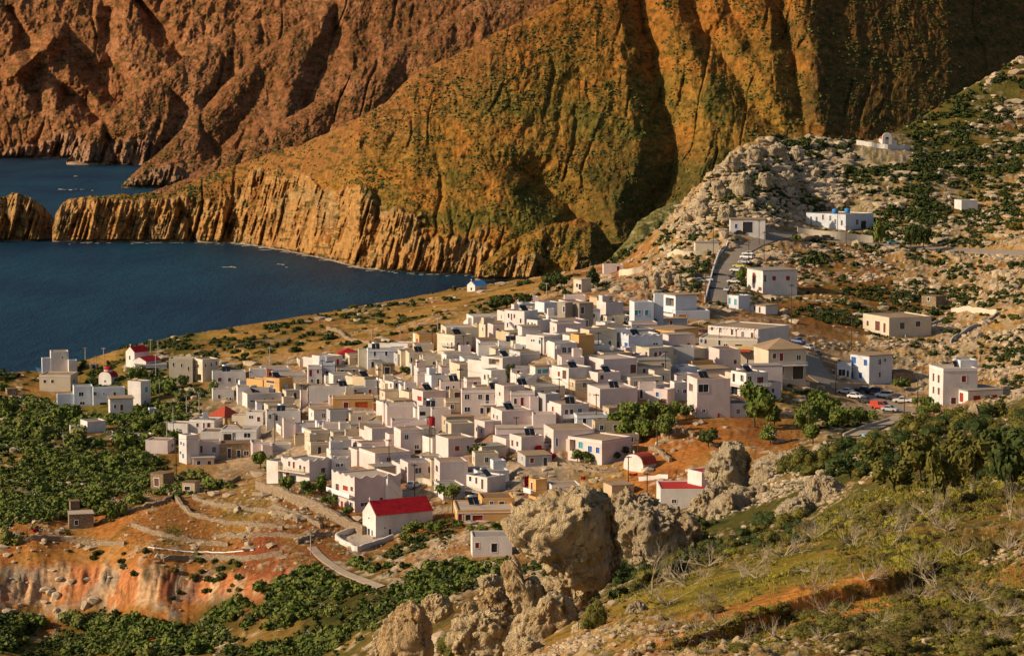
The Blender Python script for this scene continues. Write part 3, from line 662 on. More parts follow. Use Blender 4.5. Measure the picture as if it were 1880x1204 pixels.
def place(h, Y=None, ymin=385):
    xc, yb = h['xc'], h['yb']
    if Y is None: x, Y = hit(xc, yb, ymin)
    u, s = ray(xc, h['yt']); x = u*Y; zt = HC + s*Y
    zg = float(zsm(x, Y))
    Lp = max(h['xc']-h['xl'], .5); Rp = max(h['xr']-h['xc'], .5); r = Lp/Rp
    kk = h.get('k', 1.05); tp = math.atan(r/kk if r < 1 else r*min(kk, .95))
    tp = min(max(tp, .05), 1.5)
    th = tp - math.atan(u)
    ur, ul = ray(h['xr'], h['yt'])[0], ray(h['xl'], h['yt'])[0]
    wr = (ur*Y - x)/(math.cos(th) - ur*math.sin(th)); wl = (x - ul*Y)/(math.sin(th) + ul*math.cos(th))
    wr = max(wr, 2.0); wl = min(max(wl, 2.4), h.get('cap', 16))
    return x, Y, zg, zt, th, wl, wr
def openings(h, x, Y, zg, th, wl, wr, zt):
    ops = []
    for X, Yp, w, hh, k, left in h['ops']:
        u, s = ray(X, Yp)
        d = (-math.sin(th), math.cos(th)) if left else (math.cos(th), math.sin(th))
        # (x + d0*t)/(Y + d1*t) = u
        t = (u*Y - x)/(d[0] - u*d[1]); Yh = Y + d[1]*t
        z = HC + s*Yh - zg; hw = w*Yh/FPX/2/max(.18, abs(d[0]-u*d[1])); hz = hh*Yh/FPX/2
        L = wl if left else wr; hw = min(hw, L/2-.2)
        t = min(max(t, hw+.12), L-hw-.12)
        z1 = min(z+hz, zt-zg-.3); z0 = z-hz
        if k in 'do' and z0 < 1.0: z0 = max(z0, .0)
        if hw < .15 or z1-z0 < .3: continue
        ops.append(('L' if left else 'R', t-hw, t+hw, z0, z1, k))
    # keep them apart
    out = []
    for o in ops:
        if all(o[0] != p[0] or o[2] < p[1]-.05 or o[1] > p[2]+.05 or o[4] < p[3]-.05 or o[3] > p[4]+.05 for p in out): out.append(o)
    return out
cur = None
def xc_(h): return h['xc']
ROOFS = {}
for h in parse(HOUSES):
    wing = h['label'] == '+'
    x, Y, zg, zt, th, wl, wr = place(h, ymin=385)
    if wing and abs(Y-cur['Y']) > 9:                 # a wing stands against its house
        Y = cur['Y'] + (4.5 if Y > cur['Y'] else -3.5)
        x, Y, zg, zt, th, wl, wr = place(h, Y)
    zt += R.uniform(-.02, .02)
    ops = openings(h, x, Y, zg, th, wl, wr, zt)
    if not wing:
        o = empty('house', (x, Y, zg), th, h['label'], 'house')
        volume('wall', o, h['wall'], h['roof'], h['opts'], (wl, wr, zt-zg, ops, -5.5))
        cur = dict(o=o, x=x, Y=Y, zg=zg, th=th)
        if h['yt'] > 590 and 380 < xc_(h) < 1420 and h['yb'] < 900 and not any(q in h['opts'] for q in 's') and not h['roof'].startswith('hip'):
            rr = random.Random(int(x*7+Y))
            hh = (zt-zg)*rr.uniform(.62, .95); x0 = rr.uniform(-.25, .35)*wr; w2 = wr*rr.uniform(.55, .95); d2 = rr.uniform(3.5, 7)
            an = volume('back_room', None, rr.choice([h['wall'], h['wall'], 'white', 'pink', 'cream']), rr.choice(['rtan','rbrown','rgrey','rtan']), '', (d2, w2, hh, [], -6), wing=True, rnd=rr)
            an.parent = o; an.location = (x0, wl+.05, 0)
            if rr.random() < .55:
                h2 = (zt-zg)*rr.uniform(.35, .6); w3 = rr.uniform(3, 5.5); d3 = rr.uniform(3, min(7, max(3.2, wl)))
                an = volume('side_room', None, rr.choice([h['wall'], 'white', 'pink']), rr.choice(['rtan','rpink','rbrown']), '', (d3, w3, h2, [('R', w3*.35, w3*.35+.8, h2*.3, h2*.3+1.0, rr.choice('wnd'))] if h2 > 1.9 else [], -6), wing=True, rnd=rr)
                an.parent = o; an.location = (wr+.05, rr.uniform(.3, 1.5), -.3)
        ROOFS[h['label']] = (o, wl, wr, zt-zg)
    else:
        tmp = volume('wing', None, h['wall'], h['roof'], h['opts'], (wl, wr, zt-zg, ops, -6), wing=True)
        tmp.parent = cur['o']
        c, s = math.cos(-cur['th']), math.sin(-cur['th']); dx, dy = x-cur['x'], Y-cur['Y']
        tmp.location = (dx*c-dy*s, dx*s+dy*c, zg-cur['zg']); tmp.rotation_euler = (0, 0, th-cur['th'])
    cx = x + math.cos(th)*wr/2 - math.sin(th)*wl/2; cy = Y + math.sin(th)*wr/2 + math.cos(th)*wl/2
    HPOS.append((x, Y, th, wl, wr, zg))
def infill():
    poly = [(400,775),(520,815),(640,880),(800,935),(930,870),(1120,830),(1140,760),(1240,735),(1400,705),(1290,640),(1160,585),(960,575),(880,610),(700,655),(570,685),(400,705)]
    def inside(px, py):
        c = False
        for (a, b), (d, e) in zip(poly, poly[1:]+poly[:1]):
            if (b > py) != (e > py) and px < (d-a)*(py-b)/(e-b)+a: c = not c
        return c
    rr = random.Random(5); used = set(); n = 0
    near = [(v[0].location.x, v[0].location.y, k, v[1], v[2]) for k, v in ROOFS.items()]
    for t in range(14000):
        px, py = rr.uniform(390, 1420), rr.uniform(570, 940)
        if not inside(px, py) or n >= 120: continue
        x, Y = hit(px, py); th = rr.uniform(.12, .42); wr, wl = rr.uniform(4.2, 9.5), rr.uniform(4, 8); h = rr.uniform(2.3, 3.3) if rr.random() < .85 else rr.uniform(4.2, 5.4)
        c, s = math.cos(th), math.sin(th); bad = False
        for a in (0, .25, .5, .75, 1):
            for b in (0, .33, .66, 1):
                if in_house(x+c*wr*a-s*wl*b, Y+s*wr*a+c*wl*b, .12): bad = True; break
            if bad: break
        if bad: continue
        # not straight in front of a drawn facade: the house behind must stay visible
        pt = pxof(x+wr/2, Y, float(zsm(x, Y))+h)
        if any(abs((v[0]+v[4]/2)-(x+wr/2)) < 6 and 0 < v[1]-Y-wl < 3 for v in near) and h > 3: h = 2.3
        wall = rr.choice(['white','pink','pink','cream','cream','cool','tan','grey'] if px > 600 else ['white','cream','white','cool'])
        d, k, vx, vy, vw = min((math.hypot(v[0]+v[4]/2-x-wr/2, (v[1]+v[3]/2-Y-wl/2)*.8), v[2], v[0]+v[4]/2, v[1]+v[3]/2, 0) for v in near)
        dx, dy = x+wr/2-vx, Y+wl/2-vy
        rel = ('just behind' if dy > 0 else 'just in front of') if abs(dy) > abs(dx)*.8 else ('on the seaward flank of' if dx < 0 else 'on the hillward flank of')
        word = {'white':'white','pink':'rosy','cream':'cream','cool':'bluish white','tan':'tan','grey':'grey'}[wall]
        sh = short(k, 16-5-len(rel.split())-(word.count(' ')))
        for adj in ('plain', 'small', 'low', 'square', 'flat', 'little', 'bare', 'modest', 'squat', 'narrow'):
            lab = f'{adj} {word} house {rel} the {sh}'
            if lab not in used: break
        used.add(lab); n += 1
        zg = float(zsm(x, Y)); o = empty('house', (x, Y, zg), th, lab, 'house'); ops = []
        m = max(1, int(wr/2.8))
        for i in range(m):
            if rr.random() < .75: u = wr*(i+.5)/m; q = rr.choice('wwnrdd' if wall != 'tan' else 'dwn'); z0 = 0 if q == 'd' else .95; ops.append(('R', u-.42, u+.42, z0, min(h-.5, z0+(2.05 if q == 'd' else 1.15)), q))
        if rr.random() < .7: ops.append(('L', wl*.4-.4, wl*.4+.4, .95, min(h-.5, 2.1), rr.choice('wnr')))
        volume('wall', o, wall, rr.choice(['rtan','rgrey','rtan','rbrown']), rr.choice(['', '', 'k', 'n']), (wl, wr, h, ops, -6), rnd=rr)
        if rr.random() < .22:
            an = volume('roof_room', None, wall, 'rpink', '', (wl*.4, wr*.4, 2.0, [], 0), wing=True, rnd=rr); an.parent = o; an.location = (wr*rr.choice([.06, .62]), wl*.5, h-.36)
        HPOS.append((x, Y, th, wl, wr, zg)); ROOFS[lab] = (o, wl, wr, h)
def in_house(x, y, m=.6):
    for hx, hy, th, wl, wr, _ in HPOS:
        dx, dy = x-hx, y-hy
        if abs(dx) > 30 or abs(dy) > 30: continue
        a = dx*math.cos(th)+dy*math.sin(th); b = -dx*math.sin(th)+dy*math.cos(th)
        if -m < a < wr+m and -m < b < wl+m: return True
    return False

infill()
# ------------------------------------------------------------------ roads first (they smooth the ground under them)
def dense(pts, n=14):
    out = []
    for (a, b), (c, d) in zip(pts, pts[1:]):
        for i in range(n): out.append((a+(c-a)*i/n, b+(d-b)*i/n))
    out.append(pts[-1]); return out
ROADS = [('road','asphalt',[(1322,556),(1318,530),(1326,505),(1344,481),(1362,462),(1388,447),(1424,434),(1455,431),(1490,436),(1560,446),(1640,452),(1720,458),(1800,462),(1890,467)],2.7,600,5),
         ('road','asphalt',[(1476,650),(1492,680),(1520,704),(1560,722),(1610,738),(1652,758)],4.2,480,5),
         ('track','conroad',[(1652,764),(1628,778),(1596,790),(1560,802)],1.8,430,5),
         ('track','conroad',[(572,1005),(592,1026),(630,1052),(700,1079)],.85,385,2),
         ('lane','conroad',[(742,930),(752,905),(775,885),(800,880)],2.0,385,2)]
RPTS = []
def smooth_path(w, it=12):
    w = np.array(w)
    for _ in range(it): w[1:-1] = w[1:-1]*.5 + (w[:-2]+w[2:])*.25
    return w
for nm, mt, pts, hw, ym, lift in ROADS:
    w = smooth_path([hit(a, b, ym) for a, b in dense(pts)], 8)
    RPTS.append((nm, mt, w, hw))
# ------------------------------------------------------------------ near land sheet
_us = np.linspace(U0, U1, NU); _lv = np.linspace(L0, L1, NV)
UU, LL = np.meshgrid(_us, _lv); YY = np.exp(LL); XX = UU*YY
Z = zsm(XX, YY)
zr, zg_, zb, zrk, zgr = zone(np.clip(940+UU*FPX, -250, 2150), YY)
near = 1 - sstep(300, 380, YY)
flat = np.ones_like(Z)
for nm, mt, w, hw in RPTS:
    dmin = np.full(Z.shape, 1e9)
    m = (YY > w[:,1].min()-15) & (YY < w[:,1].max()+15) & (XX > w[:,0].min()-15) & (XX < w[:,0].max()+15)
    xs, ys = XX[m], YY[m]; dd = np.full(xs.shape, 1e9)
    for a, b in zip(w[:-1], w[1:]):
        ab = b-a; t = np.clip(((xs-a[0])*ab[0]+(ys-a[1])*ab[1])/(ab@ab+1e-9), 0, 1)
        dd = np.minimum(dd, np.hypot(xs-a[0]-t*ab[0], ys-a[1]-t*ab[1]))
    flat[m] = np.minimum(flat[m], sstep(hw+.3, hw+4, dd))
for hx, hy, th, wl, wr, hz in HPOS:
    cx = hx+math.cos(th)*wr/2-math.sin(th)*wl/2; cy = hy+math.sin(th)*wr/2+math.cos(th)*wl/2; r = .5*math.hypot(wl, wr)
    j0, j1 = np.searchsorted(_lv, [math.log(max(63, cy-r-8)), math.log(cy+r+8)])
    i0, i1 = np.searchsorted(_us, [(cx-r-8)/cy, (cx+r+8)/cy])
    sub = np.hypot(XX[j0:j1,i0:i1]-cx, YY[j0:j1,i0:i1]-cy)
    flat[j0:j1,i0:i1] = np.minimum(flat[j0:j1,i0:i1], .15+.85*sstep(r*.9, r+5, sub))
    ax_ = (XX[j0:j1,i0:i1]-hx)*math.cos(th)+(YY[j0:j1,i0:i1]-hy)*math.sin(th); ay_ = -(XX[j0:j1,i0:i1]-hx)*math.sin(th)+(YY[j0:j1,i0:i1]-hy)*math.cos(th)
    dq = np.hypot(np.maximum(0, np.maximum(-ax_, ax_-wr)), np.maximum(0, np.maximum(-ay_, ay_-wl)))
    Z[j0:j1,i0:i1] = np.minimum(Z[j0:j1,i0:i1], hz+.2+np.maximum(0, dq-1)*.7)     # cut into the slope
rk = np.clip(zrk + .35*fbm(XX/18, YY/18, 3, 5), 0, 1)
S = 1 - .65*near                                         # finer relief close by
ledge = ridged(XX/16, YY/16, 4, 21)
relief = (ledge*2.1 + .6*fbm(XX/6, YY/6, 3, 31))*rk**1.3*S
f1, f2, idv = cells(XX/(2.9), YY/(3.4), 3)
g1, g2, gid = cells(XX/1.25, YY/1.5, 9)
h1, h2, hid = cells(XX/.55, YY/.6, 19)
r1 = np.where(idv < rk*.85, np.clip((f2-f1)*1.9, 0, 1), 0)*(1-near)
r2 = np.where(gid < rk*1.0, np.clip((g2-g1)*1.8, 0, 1), 0)*(1-.3*near)
r3 = np.where(hid < rk*.9, np.clip((h2-h1)*1.8, 0, 1), 0)*near
bumpy = r1*(.5+1.3*idv)*.4 + r2*.38*(.6+gid) + r3*.16
land = sstep(0, 12, np.interp(940+UU*FPX, EDGE[:,0], EDGE[:,1]) + 14 - YY)
terr = fbm(XX/40, YY/40, 3, 77)*.8*(1-near)
detail = (relief + bumpy + terr*.5 + .12*fbm(XX/1.5, YY/1.5, 3, 41))*flat
# a ragged crag on the skyline above the garage, and the orange cliff below the terraces
PX, PY = pxof(XX, YY, Z)
crag = np.exp(-(((PX-1390)/110)**2 + ((PY-345)/85)**2))*(YY > 700)
detail = detail + crag*(ridged(XX/11, YY/11, 4, 61)*2.6 + 1.6*ridged(XX/4.5, YY/4.5, 4, 64) + 1.0*fbm(XX/2, YY/2, 3, 62))*flat
crag2 = np.exp(-(((PX-1215)/45)**2 + ((PY-515)/28)**2))*(YY > 700)
detail = detail + crag2*(ridged(XX/6, YY/6, 4, 63)*3.0)*flat
# a red earth bank with an undercut face on the near hillside
bank = [hit(a, b, 66) for a, b in dense([(1290,1168),(1360,1140),(1430,1112),(1500,1088),(1560,1070),(1620,1058)], 6)]
bd = np.full(XX.shape, 1e9); bs = np.zeros(XX.shape)
mb_ = (YY < 175)&(UU > .05); xs_, ys_ = XX[mb_], YY[mb_]; d_ = np.full(xs_.shape, 1e9); s_2 = np.zeros(xs_.shape)
for (a, b), (c2, d2) in zip(bank, bank[1:]):
    ex, ey = c2-a, d2-b; t_ = np.clip(((xs_-a)*ex+(ys_-b)*ey)/(ex*ex+ey*ey), 0, 1); q_ = np.hypot(xs_-a-t_*ex, ys_-b-t_*ey); sg_ = np.sign(ex*(ys_-b)-ey*(xs_-a)); m_ = q_ < d_
    d_ = np.where(m_, q_, d_); s_2 = np.where(m_, sg_, s_2)
bd[mb_] = d_; bs[mb_] = s_2; sd_b = bd*bs + .5*fbm(XX/1.3, YY/1.3, 3, 222)
dig = .85*sstep(.15, -.35, sd_b)*sstep(9, 1.5, -sd_b)*(bd < 40)*(mb_)
Z = Z - dig; bankm = (bd < 3.2)*sstep(3.2, .6, bd)*mb_
cliff = np.exp(-(((PX-170)/300)**2 + ((PY-1078)/36)**2))*(YY > 380)*(PX < 520)
detail = detail*(1-.7*cliff) + cliff*(1.9*ridged(XX/5, YY/14, 4, 18) + .7*ridged(XX/1.8, YY/5, 3, 19))
Zf = Z + detail
def zf(x, Y):
    x = np.asarray(x, float); Y = np.asarray(Y, float)
    return bil(Zf, (np.log(Y)-L0)/(L1-L0)*(NV-1), (x/Y-U0)/(U1-U0)*(NU-1))
def hitf(px, py, ymin=385, ymax=1300):
    u, s = ray(px, py)
    Y = _YS[(_YS > ymin) & (_YS < ymax)]
    d = HC + s*Y - zf(u*Y, Y)
    k = np.nonzero(d <= 0)[0]
    y = float(Y[k[0]] if len(k) else Y[np.argmin(d)])
    return u*y, y, float(zf(u*y, y))
blend_ = lambda c, m, col: c*(1-m[...,None]) + np.array(col)*m[...,None]
base = np.stack([zr, zg_, zb], -1)
var = fbm(XX/9, YY/13, 4, 51)
c = base*(1 + .45*var[...,None])
mixin = lambda c, m, col: c*(1-m[...,None]) + np.array(col)*m[...,None]
c = mixin(c, .55*sstep(.1, .5, fbm(XX/14, YY/22, 4, 91)), (.34,.19,.05))
c = mixin(c, .5*sstep(.15, .5, fbm(XX/11, YY/15, 4, 95))*(1-near*.4), (.24,.08,.028))
gm = fbm(XX/(7-4*near), YY/(10-6*near), 5, 71, .6)
gthr = .62 - 1.05*zgr
c = mixin(c, .9*sstep(gthr-.1, gthr+.1, gm), (.045,.05,.012))
c = mixin(c, .6*sstep(gthr-.35, gthr-.05, gm), (.10,.085,.018))
rock = np.clip(np.maximum.reduce([r1*1.2, r2*.9*(gid > .25), r3]), 0, 1)*sstep(.02, .3, rk)
rock = np.maximum(rock, .9*crag*sstep(-.5, .2, ridged(XX/5, YY/5, 3, 66)))
rock = np.maximum(rock, .9*crag2); rock = np.maximum(rock, .85*sstep(.12, .34, ledge)*sstep(.3, .6, rk)*(1-near)*sstep(-.3, .2, fbm(XX/3, YY/3, 3, 347)))
lime = np.array((.42,.33,.21))*(1+.35*fbm(XX/2.5, YY/2.5, 3, 81))[...,None]
lime = np.where((idv > .7)[...,None], lime*np.array((1.0,.8,.6)), lime)
c = c*(1-rock[...,None]*.92) + lime*rock[...,None]*.92
dzy = np.gradient(Zf, axis=0)/np.gradient(YY, axis=0); dzx = np.gradient(Zf, axis=1)/np.gradient(XX, axis=1)
cl = sstep(.2, .45, cliff)*sstep(-.75, -.3, fbm(XX/5, YY/3, 3, 15))
streak = fbm(XX/2.2, Zf/9, 4, 16)
ccol = np.where((streak > .12)[...,None], np.array((.52,.32,.17)), np.where((streak > -.25)[...,None], np.array((.43,.17,.065)), np.array((.28,.10,.045))))
ccol = blend_(ccol, .8*sstep(.05, .35, fbm(XX/7, Zf/4+YY/20, 4, 24)), (.27,.22,.16)); ccol = blend_(ccol, .7*sstep(.3, .5, fbm(XX/2.5, Zf/2, 3, 25)), (.09,.07,.03))
c = c*(1-cl[...,None]) + ccol*cl[...,None]
c = mixin(c, (1-flat)*.0, (.3,.2,.1))
c = mixin(c, .9*bankm*sstep(-.5, .1, fbm(XX/1.1, YY/1.6, 3, 223)), (.56,.22,.045))
V = np.stack([XX, YY, Zf], -1).reshape(-1, 3)
ii = np.arange(NU*NV).reshape(NV, NU)
F = np.stack([ii[:-1,:-1], ii[:-1,1:], ii[1:,1:], ii[1:,:-1]], -1).reshape(-1, 4)
gme = npmesh('ground', V, F, [MAT['ground']], True, np.clip(c, .01, .8).reshape(-1, 3))
tag(link('ground', gme), kind='structure')
for nm, mt, w, hw in RPTS:
    t = np.gradient(w, axis=0); t /= np.linalg.norm(t, axis=1)[:,None]+1e-9
    nn = np.stack([-t[:,1], t[:,0]], -1); rows = []
    for k in (-1, -.5, 0, .5, 1): q = w + nn*hw*k; rows.append(np.stack([q[:,0], q[:,1], zsm(q[:,0], q[:,1]) + .22], -1))
    for k in (-1.02, 1.02): q = w + nn*hw*k; rows.append(np.stack([q[:,0], q[:,1], zsm(q[:,0], q[:,1]) - 1.2], -1))
    rows = [rows[5]] + rows[:5] + [rows[6]]
    A = np.stack(rows, 1); jj = np.arange(A.shape[0]*7).reshape(-1, 7)
    Fr = np.stack([jj[:-1,:-1], jj[1:,:-1], jj[1:,1:], jj[:-1,1:]], -1).reshape(-1, 4)
    tag(link(nm, npmesh(nm, A.reshape(-1,3), Fr, [MAT[mt]], False)), kind='structure')

# ------------------------------------------------------------------ sea
def seamat():
    m, nt, b = nodes('sea_water')
    p = pos(nt, 1, .35, 1)
    n1 = noise(nt, .05, 4, p, .6); n2 = noise(nt, .35, 4, p, .65); n3 = noise(nt, .006, 3, p)
    a = mixc(nt, ramp(nt, n3, .3, .65), (.0015,.012,.034), (.005,.042,.066))
    a = mixc(nt, ramp(nt, n1, .5, .75, 0, .5), a, (.005,.032,.07))
    nt.links.new(a, b.inputs['Base Color']); b.inputs['Roughness'].default_value = .5; b.inputs['Specular IOR Level'].default_value = .08
    ad = N(nt, 'ShaderNodeMath', operation='MULTIPLY_ADD'); nt.links.new(n1, ad.inputs[0]); ad.inputs[1].default_value = 2; nt.links.new(n2, ad.inputs[2])
    bump(nt, b, ad.outputs[0], .9, 3.0); return m
ME = npmesh('sea', [(-6000,500,0),(6000,500,0),(6000,16000,0),(-6000,16000,0)], [(0,1,2,3)], [seamat()])
tag(link('sea', ME), kind='structure')
tag(link('sea_floor_ground', npmesh('sea_floor_ground', [(-6000,-400,-6),(6000,-400,-6),(6000,16000,-6),(-6000,16000,-6)], [(0,1,2,3)], [MAT['rock']])), kind='structure')

# ------------------------------------------------------------------ mountains: each a relief sheet standing at its own distance
def pl(pts, x): a = np.array(pts, float); return np.interp(x, a[:,0], a[:,1])
def poly_dist(px, py, pts):
    """distance to a polyline, and how far along it the nearest point lies"""
    best = np.full(px.shape, 1e9); sg = np.zeros(px.shape)
    for i_, ((a, b), (c2, d)) in enumerate(zip(pts, pts[1:])):
        ex, ey = c2-a, d-b; t = np.clip(((px-a)*ex+(py-b)*ey)/(ex*ex+ey*ey), 0, 1)
        q = np.hypot(px-a-t*ex, py-b-t*ey); m = q < best
        best = np.where(m, q, best); sg = np.where(m, (i_+t)/(len(pts)-1), sg)
    return best, sg
def mountain(name, x0, x1, base, crest, slope, step, colfn, seed, gullies=(), cliff=None, tilt=None, amp=1.0, rows=300, ystar=None, foot=8, rel=.8):
    nx = int((x1-x0)/step)
    xs = np.linspace(x0, x1, nx)
    yb = pl(base, xs); yc = pl(crest, xs) + 3.5*fbm(xs/14, xs*0, 4, seed+3) + 1.2*fbm(xs/4, xs*0, 2, seed+4)
    yc = np.minimum(yc, yb-3)
    t = np.concatenate([np.linspace(-.03, 1, rows), [1.004, 1.01, 1.02]])
    TT, XP = np.meshgrid(t, xs, indexing='ij')
    tc = np.clip(TT, -1, 1); PYm = yb + (yc-yb)*tc
    D0 = HC*FPX/(pl(ystar, xs)-YH if ystar else yb-YH)
    k = D0/FPX
    up = np.maximum(0, yb-PYm)
    if cliff is not None:
        ch = np.maximum(0, yb - pl(cliff, xs))
        D = D0 + k*(np.minimum(up, ch)*.45 + np.maximum(0, up-ch)*slope)
        cm = sstep(8, -10, up-ch+58*fbm(XP/60, PYm/50, 4, seed+9, .6))
    else: D = D0 + k*up*slope; cm = np.zeros_like(TT)
    hh = np.maximum(0, PYm-yc); D = D + k*60*slope*np.exp(-hh/9)*.35
    w = amp*k*sstep(0, 14, up)
    for pts, wd, am in gullies:
        d, al = poly_dist(XP + 10*fbm(XP/30, PYm/30, 3, seed+5), PYm, pts)
        D = D + am*np.maximum(0, 1-d/(wd*(.45+.55*sstep(0, .5, al))))**1.15*(.15+.85*sstep(0, .45, al) if pts[0][1] > 30 else 1)
    wx = XP + 26*fbm(XP/90, PYm/120, 3, seed+6); wy = PYm
    D = D - w*(rel*34*ridged(wx/95, wy/210, 4, seed) + rel*13*ridged((wx+.35*wy)/30, wy/60, 3, seed+1)*(1-.3*cm) + 4.5*fbm(XP/9, wy/10, 3, seed+2) + 2.0*fbm(XP/3, wy/3, 2, seed+8))
    gl = 1-np.abs(vn2(wx/34+.2*wy/34, wy/170, seed+40)); gl2 = 1-np.abs(vn2(wx/15-.3*wy/34, wy/60, seed+41))
    D = D + w*(11*sstep(.78, 1, gl)**1.5*sstep(-.25, .3, fbm(wx/80, wy/90, 3, seed+43)) + 4*sstep(.75, 1, gl2)*sstep(-.1, .4, fbm(wx/60, wy/60, 3, seed+44)))*(1-.5*cm)
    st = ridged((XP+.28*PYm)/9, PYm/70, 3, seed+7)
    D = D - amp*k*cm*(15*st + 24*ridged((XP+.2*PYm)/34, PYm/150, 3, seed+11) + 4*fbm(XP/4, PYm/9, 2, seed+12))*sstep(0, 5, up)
    if tilt is not None: D = D + tilt(XP, PYm)
    u = (XP-940)/FPX; b = (602-PYm)/FPX; dy = CP+b*SP; dz = (-SP+b*CP)/dy
    X3 = u/dy*D; Z3 = HC + dz*D
    ov = np.maximum(0, TT-1); D = D + ov*6000*k; X3 = X3*(1+ov*0); Z3 = Z3 - ov*4000*k    # the far side falls away
    low = TT < 0; Z3 = np.where(low, -foot, Z3)
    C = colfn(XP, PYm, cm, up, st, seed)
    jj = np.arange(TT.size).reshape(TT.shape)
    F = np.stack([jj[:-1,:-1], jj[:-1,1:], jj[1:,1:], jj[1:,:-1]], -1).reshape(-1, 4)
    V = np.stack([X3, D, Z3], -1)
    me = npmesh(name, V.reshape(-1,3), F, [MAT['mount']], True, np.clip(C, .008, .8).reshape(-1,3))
    tag(link(name, me), kind='structure')
    return dict(V=V, px=XP, py=PYm, cm=cm, t=TT)
def blend(c, m, col): return c*(1-m[...,None]) + np.array(col)*m[...,None]
def col_main(X, Yp, cm, up, st, sd):
    n = fbm(X/60, Yp/40, 4, sd+20); n2 = fbm(X/14, Yp/7, 4, sd+21, .6); n3 = fbm(X/5, Yp/2.5, 3, sd+22)
    c = np.zeros(X.shape+(3,)) + np.array((.235,.125,.026))
    c = blend(c, sstep(.0, .45, n), (.125,.098,.021))
    c = blend(c, sstep(-.1, -.5, n)*.8, (.33,.13,.026))
    c = blend(c, sstep(190, -10, Yp)*.85, (.31,.115,.024))
    c = blend(c, sstep(140, 10, np.abs((X-700)*.62+(Yp-190))-50*n)*sstep(1050, 900, X)*.8, (.25,.105,.034))
    lowgreen = sstep(230, 330, Yp)*sstep(1000, 1150, X)
    c = blend(c, lowgreen*.8, (.075,.06,.018))
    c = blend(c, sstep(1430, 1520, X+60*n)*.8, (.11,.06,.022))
    c = blend(c, sstep(.12, .4, n2)*.75, (.055,.05,.010))
    c = blend(c, sstep(.2, .45, -n2)*.4, (.32,.165,.035))
    c = blend(c, sstep(.25, .5, n3)*.5, (.035,.035,.008))
    ter = sstep(.25, .6, np.sin(Yp*1.1+X*.10+4*n))*sstep(90,40,np.abs(Yp-205-.08*(X-850)))*sstep(210,120,np.abs(X-830))*sstep(.0,.35,fbm(X/25,Yp/5,3,sd+31))
    c = blend(c, ter*.55*sstep(-.1,.3,n2), (.45,.28,.09))
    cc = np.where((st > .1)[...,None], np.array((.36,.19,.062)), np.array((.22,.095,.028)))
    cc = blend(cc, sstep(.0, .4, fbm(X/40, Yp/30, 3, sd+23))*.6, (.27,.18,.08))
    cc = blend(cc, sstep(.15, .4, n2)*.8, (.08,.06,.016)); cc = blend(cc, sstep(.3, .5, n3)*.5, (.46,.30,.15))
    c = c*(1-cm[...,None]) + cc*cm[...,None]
    return blend(c, sstep(5, 0, up)*.6, (.30,.26,.2))
def col_back(tone):
    def f(X, Yp, cm, up, st, sd):
        n = fbm(X/50, Yp/40, 4, sd+20); n2 = fbm(X/12, Yp/7, 4, sd+21, .6); n3 = fbm(X/4.5, Yp/2.6, 3, sd+22)
        c = np.zeros(X.shape+(3,)) + np.array((.30,.125,.05))*tone
        c = blend(c, sstep(.05, .45, n)*.8, np.array((.36,.165,.075))*tone)
        c = blend(c, sstep(.05, .35, n2)*.8, (.10,.062,.02))
        c = blend(c, sstep(.18, .4, -n2)*.5, np.array((.44,.21,.09))*tone)
        c = blend(c, sstep(.2, .45, n3)*.6, (.035,.026,.010))
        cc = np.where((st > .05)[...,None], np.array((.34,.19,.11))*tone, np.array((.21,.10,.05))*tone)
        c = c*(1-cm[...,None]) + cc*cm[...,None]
        return blend(c, sstep(4, 0, up)*.6, (.36,.25,.18))
    return f
M1 = mountain('mountain', 96, 2150, [(96,443),(200,443),(330,443),(440,447),(520,459),(600,476),(660,492),(760,500),(900,506),(2150,512)],
  [(96,410),(103,388),(115,372),(140,363),(200,358),(270,355),(325,352),(345,338),(401,313),(478,290),(508,275),(554,267),(596,246),(650,220),(708,188),(751,143),(807,112),(876,82),(911,60),(989,26),(1030,-2),(1080,-40),(1200,-60),(2150,-60)],
  1.55, 1.35, col_main, 101,
  [([(1150,-60),(1174,0),(1196,100),(1217,181),(1239,276),(1222,345),(1190,400)],62,64), ([(1250,-60),(1283,38),(1344,134),(1371,191),(1444,248)],44,38), ([(1415,-60),(1455,95),(1470,210),(1486,245)],40,34),
   ([(900,290),(975,325),(1040,372),(1075,430)],60,62), ([(1330,-60),(1340,10),(1385,90)],30,16), ([(440,345),(470,390),(480,440)],22,20), ([(335,360),(345,400),(352,440)],16,25),([(700,330),(690,400),(670,470)],25,24),([(560,300),(540,360),(510,430)],25,20)],
  cliff=[(96,350),(330,350),(400,335),(470,325),(540,318),(600,330),(660,360),(720,388),(800,415),(900,440),(1000,460),(1100,480),(2150,505)],
  rel=.38, tilt=lambda X, Yp: np.maximum(0, X-1470)*.62*sstep(0, 60, X-1470) + np.maximum(0, X-1740)*.5)
ISL = mountain('headland', -70, 112, [(-70,443),(112,443)], [(-70,400),(-30,385),(0,363),(22,354),(42,357),(62,366),(80,378),(95,396),(106,420),(112,438)], 1.2, .8, col_main, 131,
  [([(40,440),(36,400),(40,360)],12,14), ([(8,440),(10,370)],10,14)], cliff=[(-70,300),(112,300)], tilt=lambda X, Yp: np.maximum(0, X-66)*2.0, rows=90, ystar=[(-70,442),(112,442)])
